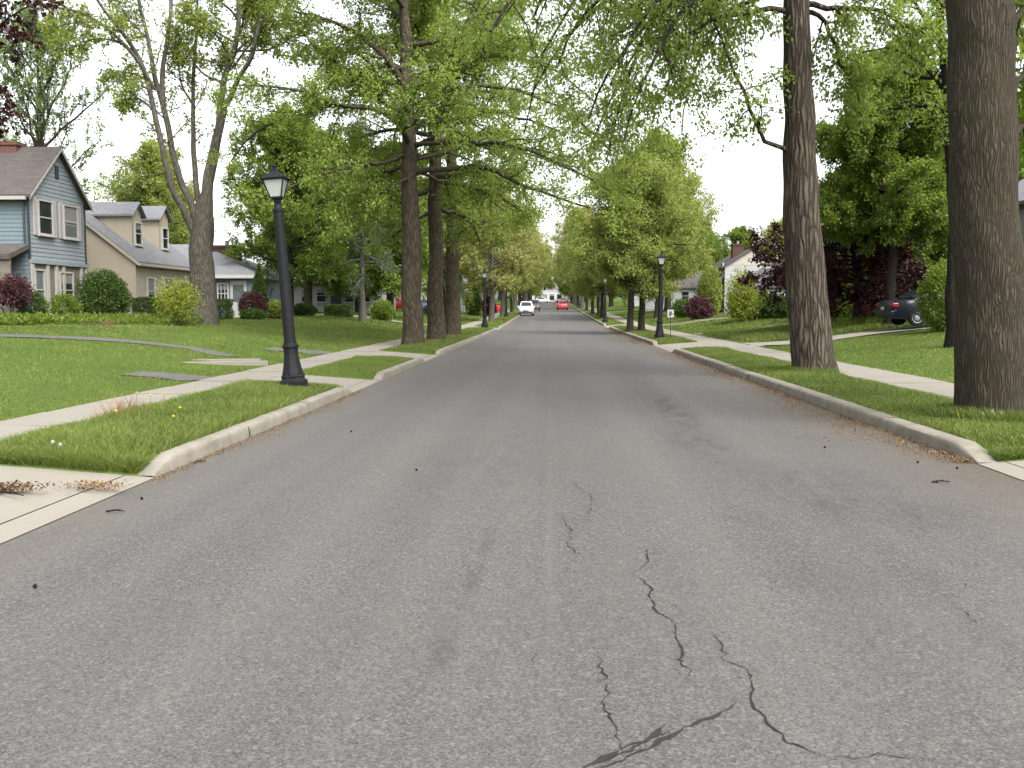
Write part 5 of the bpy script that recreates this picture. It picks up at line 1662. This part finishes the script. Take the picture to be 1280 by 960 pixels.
pr3 = make_tree('tall_tree', 'large full crowned tree rising above the twin trunks on the right', ground(10.5, 98), [(0, 0, 0), (.1, 0, 4), (-.2, .2, 9), (0, 0, 16)], .42, .05, M['bark_far'], M['leaf_bright'], 141, (),
                dict(n=46, z0=4, z1=15.5, R=5.6, e0=5, e1=64, prof=oval, trop=(0, 0, .02)), dict(K=10, len=.36, ang=50, min=1.0), dict(K=8, len=.9, ang=48), dict(n=12, L=.23, W=.16, sp=.15), group='trees behind the houses')
pr4 = make_tree('tall_tree', 'dark green tree on the left behind the hip roofed house chimney', ground(-20, 82), [(0, 0, 0), (.1, 0, 3.5), (.2, .2, 8), (0, 0, 14)], .36, .05, M['bark_far'], M['leaf_mid'], 151, (),
                dict(n=42, z0=2.6, z1=13.5, R=5.4, e0=2, e1=62, prof=oval, trop=(0, 0, .02)), dict(K=10, len=.36, ang=52, min=1.0), dict(K=8, len=.85, ang=50), dict(n=13, L=.26, W=.2, sp=.14), group='trees behind the houses')
ORD = ['first', 'second', 'third', 'fourth', 'fifth', 'sixth', 'seventh', 'eighth', 'ninth', 'tenth', 'eleventh', 'twelfth', 'thirteenth', 'fourteenth', 'fifteenth', 'sixteenth', 'seventeenth', 'eighteenth', 'nineteenth', 'twentieth', 'twenty first', 'twenty second', 'twenty third']
rg = np.random.default_rng(5)


def put(src, x, y, s, label, group=None, sz=None):
    return copy_tree(src, ground(x, y), rg.random() * 6.28, (s, s, sz or s), label, None, group)


put(pr1, 4.75, 60.0, .97, 'left hand one of the twin slim trunks beside the right lamp', 'street trees')
for i, (x, y, s, src) in enumerate(((5.3, 104, 1.0, pr1), (5.4, 113, .95, pr1), (5.2, 124, 1.05, pr1), (5.4, 150, 1.05, pr1), (5.4, 172, 1.25, pr2), (5.4, 196, 1.4, pr1), (5.5, 220, 1.35, pr2), (5.5, 248, 1.55, pr1))):
    put(src, x, y, s, '%s green street tree on the right kerb, counted past the lamp hidden in leaves' % ORD[i], 'street trees')
for i, (x, y, s, src) in enumerate(((-5.4, 92, .95, pr2), (-5.3, 136, 1.0, pr1), (-5.5, 156, 1.05, pr2), (-5.5, 178, 1.3, pr1), (-5.5, 200, 1.4, pr1), (-5.5, 226, 1.35, pr2), (-5.5, 254, 1.55, pr1))):
    put(src, x, y, s, '%s street tree on the left kerb, counted past the three oak trunks' % ORD[i], 'street trees')
k = 0
for (x, y, s, src) in ((-12.5, 78, .85, pr4), (-17, 88, .8, pr4), (-10.5, 98, .8, pr3), (-34, 86, .82, pr3), (-40, 100, .8, pr4), (-27, 108, .8, pr3), (-22, 118, .95, pr4), (-12, 140, .9, pr4), (-19, 145, 1.0, pr3), (-11, 170, 1.0, pr3), (-12, 205, 1.0, pr4), (-25, 185, 1.0, pr4), (-11, 240, 1.0, pr4), (-14, 275, 1.1, pr3), (-9, 300, 1.0, pr4), (-36, 150, 1.0, pr3), (-48, 125, 1.0, pr4), (-30, 230, 1.1, pr3), (-22, 290, 1.1, pr4)):
    put(src, x, y, s, '%s tree of the leafy belt behind the left houses, counted from the near end' % ORD[k], 'trees behind the houses'); k += 1
k = 0
for (x, y, s, src) in ((13.5, 116, .95, pr3), (23, 122, .62, pr4), (31, 138, .85, pr2), (27, 108, .72, pr2), (37, 120, .9, pr3), (22.5, 72, .75, pr4), (31, 66, .9, pr4), (40, 84, .9, pr3), (12, 148, .9, pr4), (24, 165, .9, pr4), (11, 182, 1.0, pr3), (13, 215, 1.0, pr4), (26, 205, 1.0, pr3), (12, 250, 1.0, pr3), (10, 290, 1.0, pr4), (22, 280, 1.1, pr3), (36, 240, 1.1, pr4), (45, 160, 1.0, pr3), (30, 53, .85, pr4), (21.5, 61, .72, pr4), (26, 68, .85, pr4)):
    put(src, x, y, s, '%s tree of the leafy belt behind the right houses, counted from the near end' % ORD[k], 'trees behind the houses'); k += 1
for i, (x, y, s, src, sd) in enumerate(((-6, 268, .95, pr3, 'left'), (6, 272, .95, pr4, 'right'), (-6.5, 292, 1.0, pr4, 'left'), (6.2, 296, 1.0, pr3, 'right'), (-6.5, 315, 1.1, pr3, 'left'), (6.5, 318, 1.1, pr4, 'right'))):
    put(src, x, y, s, '%s of the broad trees arching over the far end of the road, %s side' % (ORD[i // 2], sd), 'trees arching over the far end')
k = 0
for x in range(-60, 75, 14):
    put(pr4 if k % 2 else pr3, x + rg.normal(0, 2), 372 + rg.normal(0, 6), 1.15, '%s tree from the left in the row closing off the far end of the street' % ORD[k], 'trees closing the far end'); k += 1

# ------------------------------------------------------------------ shrubs round the houses


def sh(name, label, px, Y, rxpx, toppy, leaf, n, L, W, seed, shape='round', cat='shrub', group=None, ry=None, basepy=None, stem=0.0, **kw):
    x = at(px, 400, Y)[0]
    b = ground(x, Y)
    rx = rxpx / 1250 * Y
    h = at(px, toppy, Y)[2] - b[2] - stem
    return shrub(name, label, b, rx, ry or rx, h, M[leaf], n, L, W, seed, shape, stem, None, group, cat, **kw)


sh('burgundy_shrub', 'small burgundy leaved shrub before the blue grey house wall', 18, 37.5, 20, 345, 'leaf_burg', 2600, .11, .07, 1, 'loose', stem=.7, inner=.2)
sh('clipped_shrub', 'dark rounded shrub left of the lower window of the blue grey house', 41, 38.5, 16, 366, 'leaf_dark', 5000, .08, .045, 2)
sh('conical_shrub', 'bright rounded conical shrub under the lower window of the blue grey house', 82, 40.5, 17, 369, 'leaf_mid', 5000, .08, .045, 3)
sh('round_bush', 'large round dark bush at the corner of the beige house', 131, 43.5, 28, 341, 'leaf_dark', 14000, .10, .06, 4)
sh('box_hedge', 'square clipped hedge under the first window of the beige house', 184, 45.5, 13, 373, 'leaf_dark', 6000, .08, .05, 5, 'box', 'hedge', ry=.5)
sh('yellow_shrub', 'loose yellow green shrub in front of the beige house', 222, 38.5, 25, 352, 'leaf_yellow', 4200, .10, .05, 6, 'loose', inner=.1, stem=.3)
sh('box_hedge', 'square clipped hedge between the maple trunk and the pale blue house', 272, 50, 15, 375, 'leaf_dark', 6000, .08, .05, 7, 'box', 'hedge', ry=.6)
sh('box_hedge', 'dark clipped hedge low beside the maple trunk on its left', 214, 46.5, 14, 378, 'leaf_dark', 5000, .08, .05, 8, 'box', 'hedge', ry=.5)
sh('burgundy_shrub', 'clipped burgundy shrub by the white door of the pale blue house', 316, 55, 16, 366, 'leaf_burg', 5000, .09, .07, 9)
sh('low_shrub', 'low dark shrub in front of the clipped burgundy shrub', 316, 52, 15, 387, 'leaf_dark', 4000, .09, .06, 10)
sh('conical_conifer', 'narrow dark conifer beside the pale blue house', 325, 58, 12, 332, 'leaf_dark', 6000, .12, .06, 11, 'cone', 'tree')
sh('low_shrub', 'light green mound of a shrub right of the burgundy shrub', 345, 56, 12, 377, 'leaf_bright', 4000, .1, .07, 12)
sh('low_shrub', 'round dark shrub before the white low house', 381, 66, 13, 380, 'leaf_dark', 4000, .12, .08, 13)
sh('box_hedge', 'dark hedge beside the pale bare trunk', 424, 70, 15, 382, 'leaf_dark', 4500, .12, .08, 14, 'box', 'hedge', ry=.7)
sh('low_shrub', 'bright green shrub between the pale trunk and the first oak', 478, 72, 13, 377, 'leaf_mid', 4000, .13, .09, 15)
sh('tall_shrub', 'tall green bush in front of the brick front house, left end of its hedge', 938, 70, 25, 364, 'leaf_mid', 9000, .14, .1, 16)
sh('tall_shrub', 'pale flowering bush standing above the hedge of the brick front house', 926, 68, 17, 340, 'leaf_yellow', 4200, .14, .1, 17, 'loose', inner=.1)
sh('tall_shrub', 'dark rounded bush right of the pale flowering bush', 970, 69, 16, 370, 'leaf_dark', 6000, .14, .1, 18)
sh('tall_shrub', 'dark bush behind the ridged trunk on its right', 1010, 60, 20, 366, 'leaf_dark', 7000, .13, .09, 19)
sh('tall_shrub', 'loose green bush beneath the crimson tree', 1062, 56, 20, 362, 'leaf_mid', 6000, .12, .08, 20, 'loose')
sh('tall_shrub', 'low mixed bush left of the dark car', 1090, 50, 16, 368, 'leaf_mid', 5000, .11, .07, 21, 'loose')
sh('dense_evergreen', 'dense evergreen bush hiding the front of the dark car', 1182, 36.5, 29, 330, 'leaf_mid', 12000, .10, .06, 22)
sh('low_shrub', 'low dark bush at the foot of the white sided house by the thick trunk', 1262, 34, 40, 395, 'leaf_dark', 9000, .10, .07, 23)
sh('burgundy_shrub', 'low burgundy bush left of the brick street front', 874, 84, 15, 372, 'leaf_burg', 4000, .16, .12, 24)
sh('tall_shrub', 'tall green bush at the corner of the brick street front', 887, 88, 13, 336, 'leaf_bright', 7000, .18, .13, 25)
sh('tall_shrub', 'dark green bush behind the right lamp post', 858, 92, 16, 374, 'leaf_dark', 4000, .16, .12, 26)
sh('crimson_shrub', 'dark red bush far down the left side before the red van', 611, 118, 8, 371, 'leaf_burg', 2500, .2, .15, 27)
sh('tall_shrub', 'dark bush beside the white garage door', 592, 115, 9, 366, 'leaf_dark', 3500, .2, .15, 28)
# long rough grass bank and ground cover
rgc = np.random.default_rng(77)


def cover(name, label_kind, x0, x1, y0, y1, n, L, W, hgt, leaf, seed):
    rng = np.random.default_rng(seed)
    x = rng.uniform(x0, x1, n); y = rng.uniform(y0, y1, n)
    z = H(x, y) + hgt * rng.random(n) * (0.5 + 0.5 * np.abs(np.sin(x * 2.1) * np.sin(y * 2.9 + 1)))
    P = np.stack([x, y, z], 1)
    V, Fq = leafmesh(rng, P, np.tile([0, 0, 1.0], (n, 1)), L, W, .6, -.2, .9)
    return tag(mesh_np(name, V, Fq, M[leaf], None, False, np.clip(rng.normal(.5, .25, n), 0, 1)), kind='stuff')


cover('garden_ground_cover', '', -24, -18.2, 34.2, 37.2, 9000, .13, .08, .42, 'leaf_mid', 1)
cover('garden_ground_cover', '', -18.9, -14.5, 37.5, 41.5, 7000, .14, .05, .38, 'leaf_mid', 2)
cover('garden_ground_cover', '', 12.5, 19.5, 45, 47, 6000, .16, .06, .5, 'leaf_mid', 3)
cover('garden_ground_cover', '', 16, 19, 36.2, 38.2, 3500, .12, .06, .35, 'leaf_grey', 4)
b = ground(at(131, 417, 35)[0], 35.2)
m = MB(); m.box(-.25, .25, -.12, .12, -.05, .13); o = m.build('garden_stone', M['redbrick'], None, bevel=.02); o.location = b; tag(o, 'reddish stone edging the flower bed by the beige house', 'stone')
b = ground(at(118, 415, 36)[0], 35.6)
m = MB(); m.box(-.22, .22, -.12, .12, -.05, .09); o = m.build('garden_stone', M['brownbrick'], None, bevel=.02); o.location = b; o.rotation_euler[2] = .3; tag(o, 'lower brownish stone left of the reddish one by the flower bed', 'stone')
#PART4
# ------------------------------------------------------------------ grass
PATHS = [(PA, .30), (PB, .5), (PC, .24), ([(-9.1, 24.6), (-7.3, 25.2)], .4),
         ([(7.72, 39.6), (10, 39.6), (14, 40.2), (20, 40.3), (27, 40.3)], 1.35), ([(7.72, 55), (11, 56), (16, 58), (22, 60)], .6)]


def offpath(x, y):
    ok = np.ones(len(x), bool)
    for pts, hw in PATHS:
        for (a, b) in zip(pts[:-1], pts[1:]):
            a, b = np.array(a), np.array(b)
            d = b - a
            t = np.clip(((x - a[0]) * d[0] + (y - a[1]) * d[1]) / (d @ d), 0, 1)
            ok &= np.hypot(x - a[0] - t * d[0], y - a[1] - t * d[1]) > hw
    for lst, sgn in ((APL, -1), (APR, 1)):
        for (y0, y1) in lst:
            s0 = abs(SL0) if sgn < 0 else SR0
            ok &= ~((np.sign(x) == sgn) & (np.abs(x) < s0) & (y > y0 - .02) & (y < y1 + .02))
    return ok


def grass(name, x, y, hgt, w, seed, lean=.35, mat='grass', tb=0.5, tv=0.2):
    rng = np.random.default_rng(seed)
    ok = offpath(x, y)
    x, y = x[ok], y[ok]
    n = len(x)
    hh = hgt[ok] if isinstance(hgt, np.ndarray) else np.full(n, hgt)
    ww = w[ok] if isinstance(w, np.ndarray) else np.full(n, w)
    patch = 0.5 + 0.5 * np.sin(x * 1.9 + 2 * np.sin(y * .7)) * np.sin(y * 1.3 + x * .4)
    hh = hh * rng.uniform(.5, 1.25, n) * (.75 + .5 * patch)
    z = H(x, y) - .01
    a = rng.random(n) * 6.283
    dx, dy = np.cos(a), np.sin(a)
    l = rng.normal(0, lean, (n, 2)) * hh[:, None]
    B = np.stack([x, y, z], 1)
    W = np.stack([dx, dy, 0 * dx], 1) * (ww / 2)[:, None]
    mid = B + np.stack([l[:, 0] * .35, l[:, 1] * .35, hh * .6], 1)
    tip = B + np.stack([l[:, 0], l[:, 1], hh], 1)
    V = np.stack([B - W, B + W, mid + W * .75, mid - W * .75, tip], 1).reshape(-1, 3)
    i = np.arange(n)[:, None] * 5
    q = i + np.array([[0, 1, 2, 3]]); t = i + np.array([[3, 2, 4]])
    tn = np.clip(tb + .22 * (patch - .5) * 2 + rng.normal(0, tv, n), 0, 1)
    o = mesh_np(name, V, [q, t], M[mat], None, False, np.concatenate([tn, tn]))
    return tag(o, kind='stuff')


rg = np.random.default_rng(3)
# left verge: long and lush near the camera
n = 80000; x = rg.uniform(SL0 - .06, KL1 + .03, n); y = 9.15 + (18.75 - 9.15) * rg.random(n) ** 1.25
grass('verge_grass', x, y, .115, .009, 1, .45, tb=.55)
n = 7000; x = rg.uniform(SL0 - .06, KL1 + .02, n); y = rg.uniform(9.21, 9.45, n)
grass('verge_grass', x, y, .12, .009, 21, .75, tb=.45)
n = 6000; x = rg.uniform(KR1, SR0, n); y = rg.uniform(10.36, 10.6, n)
grass('verge_grass', x, y, .10, .009, 22, .75, tb=.45)
n = 26000; x = rg.uniform(SL0, KL1, n); y = rg.uniform(21.8, 29.6, n); grass('verge_grass', x, y, .05, .012, 2, .4, tb=.6)
n = 45000; x = rg.uniform(SL0, KL1, n); y = rg.uniform(33.6, 70, n); grass('verge_grass', x, y, .08, .02, 3, .4, tb=.5)
n = 12000; x = rg.uniform(SL0, KL1, n); y = rg.uniform(75.5, 140, n); grass('verge_grass', x, y, .09, .04, 4, .4, tb=.5)
# right verge
n = 100000; x = rg.uniform(KR1 - .02, SR0 + .06, n); y = 10.36 + 25.9 * rg.random(n) ** 1.6
grass('verge_grass', x, y, .072, .010, 5, .45, tb=.42)
n = 9000; ang = rg.random(n) * 6.283; rr_ = .46 + .3 * rg.random(n) ** 2; grass('verge_grass', b2[0] + rr_ * np.cos(ang), b2[1] + rr_ * np.sin(ang), .17, .009, 6, .5, tb=.4)
n = 5000; ang = rg.random(n) * 6.283; rr_ = .46 + .25 * rg.random(n) ** 2; grass('verge_grass', b1[0] + rr_ * np.cos(ang), b1[1] + rr_ * np.sin(ang), .12, .011, 7, .5, tb=.5)
n = 30000; x = rg.uniform(KR1, SR0, n); y = rg.uniform(43, 75.5, n); grass('verge_grass', x, y, .08, .022, 8, .4, tb=.4)
n = 12000; x = rg.uniform(KR1, SR0, n); y = rg.uniform(83, 140, n); grass('verge_grass', x, y, .09, .04, 9, .4, tb=.4)
# lawns
n = 190000; y = 9 + 51 * rg.random(n) ** 1.7; x = SL1 + .03 - (19 - 0) * rg.random(n) ** 1.15
grass('lawn_grass', x, y, .034 + .0006 * y, .008 + .00045 * y, 10, .5, tb=.62, tv=.1)
n = 170000; y = 12 + 50 * rg.random(n) ** 1.5; x = SR1 - .03 + 14 * rg.random(n) ** 1.1
grass('lawn_grass', x, y, .034 + .0006 * y, .008 + .00045 * y, 11, .5, tb=.5, tv=.1)
n = 50000; x = rg.uniform(8.2, 22, n); y = rg.uniform(41.9, 55, n); grass('rough_grass', x, y, .22, .03, 12, .4, tb=.45)
n = 60000; y = rg.uniform(60, 125, n); x = SL1 - 16 * rg.random(n); grass('lawn_grass', x, y, .09, .05, 13, .5, tb=.5)
n = 60000; y = rg.uniform(60, 125, n); x = SR1 + 16 * rg.random(n); grass('lawn_grass', x, y, .09, .05, 14, .5, tb=.4)

# ------------------------------------------------------------------ leaf litter, pods, twigs, flowers


def litter(name, x, y, z, s, seed, tb=.5, mat='litter'):
    rng = np.random.default_rng(seed)
    n = len(x)
    P = np.stack([x, y, z], 1)
    a = rng.random(n) * 6.283
    D = np.stack([np.cos(a), np.sin(a), rng.normal(0, .15, n)], 1)
    V, Fq = leafmesh(rng, P, D, s, s * .55, 2.2, 0, .35)
    V = V.reshape(-1, 3)
    return tag(mesh_np(name, V, Fq, M[mat], None, False, np.clip(rng.normal(tb, .3, n), 0, 1)), kind='stuff')


def band(n, side, y0, y1, spread, pw, clump=True):
    y = y0 + (y1 - y0) * rg.random(n) ** pw
    k = KL0 if side < 0 else KR0
    d = np.abs(rg.normal(0, 1, n)) * spread * (.35 + .9 * np.abs(np.sin(y * .83 + 1) * np.sin(y * .31)))
    x = k - side * (d + .01)
    return x, y


x, y = band(7000, 1, 10.4, 36, .38, 1.3); litter('leaf_litter', x, y, gy(y) + .012 + .015 * rg.random(len(x)), .028, 1, .55)
x, y = band(2200, 1, 12, 34, 1.0, 1.2); litter('leaf_litter', x, y, gy(y) + .010, .022, 2, .5)
x, y = band(2600, -1, 9, 19, .14, 1.0); litter('leaf_litter', x, y, gy(y) + .010, .022, 3, .6)
x, y = band(3000, 1, 43, 76, .4, 1.0); litter('leaf_litter', x, y, gy(y) + .012, .05, 4, .5)
n = 260; x = rg.uniform(-3.6, 4.1, n); y = 3.2 + 22 * rg.random(n) ** 1.5; litter('leaf_litter', x, y, gy(y) + .008, .016, 5, .6)
n = 260; q = gnd(12, 612, .09); x = q[0] + rg.normal(0, .14, n); y = q[1] + rg.normal(0, .07, n); litter('leaf_litter', x, y, .105 + .03 * rg.random(n), .05, 6, .2)
n = 220; q = gnd(118, 608, .06); x = q[0] + rg.normal(0, .13, n); y = q[1] + rg.normal(0, .09, n); litter('leaf_litter', x, y, .065 + .02 * rg.random(n), .04, 7, .7)

pod = MB()
pod.lathe([(.004, 0.0), (.018, .006), (.026, .022), (.022, .036), (.010, .046), (.003, .052)], 10, ribs=5, rib=.12)
pod0 = pod.build('seed_pod', M['bark_black'], None, True)
pods = [(178, 624), (41, 735), (1148, 579), (1172, 603), (520, 588), (1030, 560), (1198, 586), (440, 540)]
for i, (px, py) in enumerate(pods):
    o = pod0 if i == 0 else pod0.copy()
    if i: C.objects.link(o)
    q = gnd(px, py, 0.004)
    o.location = (float(q[0]), float(q[1]), .012)
    o.rotation_euler = (R(80), 0, i * 1.7)
    o.scale = (.5,) * 3
    tag(o, 'small dark seed pod lying loose on the asphalt', 'seed pod', 'dark seed pods scattered on the road')
def twig(label, px, py, ln, rz, z=.008):
    q = gnd(px, py, z)
    t = thing('fallen_twig', label, 'twig', (q[0], q[1], z + .006), rz)
    m = MB(); m.tube((-ln / 2, 0, 0), (0, .012, .008), .009, .007, 6); m.tube((0, .012, .008), (ln / 2, -.006, .002), .007, .004, 6); m.build('stick', M['bark_black'], t)
    m = MB(); m.tube((0, .012, .008), (ln * .28, ln * .22, .012), .004, .002, 5); m.build('side_shoot', M['bark_black'], t)


twig('dark broken twig on the asphalt near the left kerb end', 144, 640, .14, .1)
twig('thin dark twig on the asphalt off the right driveway', 1176, 603, .16, .05)
twig('dark twig on the asphalt below the near left kerb', 250, 578, .12, .7)
twig('long dark stick lying on the pale left driveway', 14, 618, .35, -.5, .09)

# dandelions on the near verge
dm = m_plain('dandelion_yellow', (.75, .55, .02), .6, .2, .15, 30)
dw = m_plain('dandelion_seed', (.42, .42, .36), .9, .1, .1, 30)
fl = [(170, 500, 1), (205, 508, 1), (172, 512, 1), (218, 534, 1), (226, 529, 1), (146, 545, 1), (75, 560, 0), (66, 563, 0)]
for i, (px, py, yel) in enumerate(fl):
    q = gnd(px, py + 10, .17)
    if q[0] < SL0 - .05 and q[0] > SL1 - .05: q[0] = SL0 + .05
    b = ground(q[0], q[1])
    t_s = .7
    hh = (.2 if yel else .16) + .06 * (i % 3)
    t = thing('dandelion', 'yellow dandelion flower standing in the long grass of the near left verge' if yel else 'pale dandelion clock standing in the near left verge grass', 'flower', b, i * 1.1,
              'yellow dandelions in the near verge' if yel else 'dandelion clocks in the near verge')
    t.scale = (t_s, t_s, 1)
    m = MB(); m.tube((0, 0, -.02), (.012, .006, hh * .5), .004, .0035, 5); m.tube((.012, .006, hh * .5), (.008, 0, hh), .0035, .003, 5); m.build('stem', M['grass'], t)
    m = MB(); m.lathe([(.004, hh - .004), (.020, hh + .003), (.024, hh + .012), (.014, hh + .02), (.003, hh + .022)] if yel else [(.004, hh - .012), (.02, hh), (.024, hh + .012), (.018, hh + .026), (.004, hh + .034)], 12, (.008, 0, 0), ribs=6, rib=.1); m.build('flower_head', dm if yel else dw, t)
# weed stalks, dry
n = 240; q = gnd(140, 520, .17); x = q[0] + rg.normal(0, .28, n); y = q[1] + rg.normal(0, .35, n)
x = np.clip(x, SL0 - .02, KL1); grass('dry_weeds', x, y, .26, .008, 30, .5, 'litter', .85)
# broken slab edge seen on the sidewalk
# pale scars at the foot of the thick trunk
for i, (px, py, hgt, lab) in enumerate(((1229, 521, .10, 'leftmost pale knob at the foot of the thick trunk'), (1239, 518, .13, 'middle pale knob at the foot of the thick trunk'), (1250, 518, .12, 'rightmost pale knob at the foot of the thick trunk'))):
    d = ray(px, py)
    q = at(px, py, b2[1] - .53)
    m = MB(); m.lathe([(.03, -.1), (.038, .02), (.032, hgt * .6), (.018, hgt), (.004, hgt + .012)], 9, ribs=3, rib=.15)
    o = m.build('pale_stone', M['kerb'], None, True)
    g = H(q[0], q[1])
    o.location = (float(q[0]), float(q[1]), float(g)); o.scale = (.95, .95, 1.25); o.rotation_euler = (.1 * i, -.12 + .1 * i, i)
    tag(o, lab, 'stone')

# ------------------------------------------------------------------ light
w = bpy.data.worlds.new('World')
SC.world = w
w.use_nodes = True
nt = w.node_tree
nt.nodes.clear()
SUN_EL, SUN_AZ = R(52), R(142)      # azimuth clockwise from +Y (north)
sky = nt.nodes.new('ShaderNodeTexSky')
sky.sky_type = 'NISHITA'
sky.sun_disc = False
sky.sun_elevation = SUN_EL
sky.sun_rotation = SUN_AZ
sky.dust_density = 4.0
sky.air_density = 1.2
bw = nt.nodes.new('ShaderNodeRGBToBW')
nt.links.new(sky.outputs[0], bw.inputs[0])
mx = nt.nodes.new('ShaderNodeMix')
mx.data_type = 'RGBA'
mx.inputs[0].default_value = 0.86
nt.links.new(sky.outputs[0], mx.inputs[6])
nt.links.new(bw.outputs[0], mx.inputs[7])
bg = nt.nodes.new('ShaderNodeBackground')
bg.inputs[1].default_value = 0.15
nt.links.new(mx.outputs[2], bg.inputs[0])
wo = nt.nodes.new('ShaderNodeOutputWorld')
nt.links.new(bg.outputs[0], wo.inputs[0])
sun = bpy.data.lights.new('sun', 'SUN')
sun.energy = 0.9
sun.angle = R(40)
sun.color = (1, .97, .92)
so = bpy.data.objects.new('sun', sun)
C.objects.link(so)
sd = Vector((math.sin(SUN_AZ) * math.cos(SUN_EL), math.cos(SUN_AZ) * math.cos(SUN_EL), math.sin(SUN_EL)))
so.rotation_euler = sd.to_track_quat('Z', 'Y').to_euler()
so.location = (0, 0, 60)

SC.view_settings.view_transform = 'Standard'
SC.view_settings.look = 'None'
SC.view_settings.gamma = 1
SC.view_settings.exposure = EXPO
SC.view_settings.use_curve_mapping = False
cy = SC.cycles
cy.max_bounces = 9
cy.diffuse_bounces = 7
cy.glossy_bounces = 2
cy.transmission_bounces = 7
cy.transparent_max_bounces = 4
cy.use_denoising = True
cy.denoiser = 'OPENIMAGEDENOISE'
cy.denoising_prefilter = 'ACCURATE'
cy.denoising_input_passes = 'RGB_ALBEDO_NORMAL'
cy.caustics_reflective = False
cy.caustics_refractive = False
print('leaves', sum(STATS.values()), STATS)
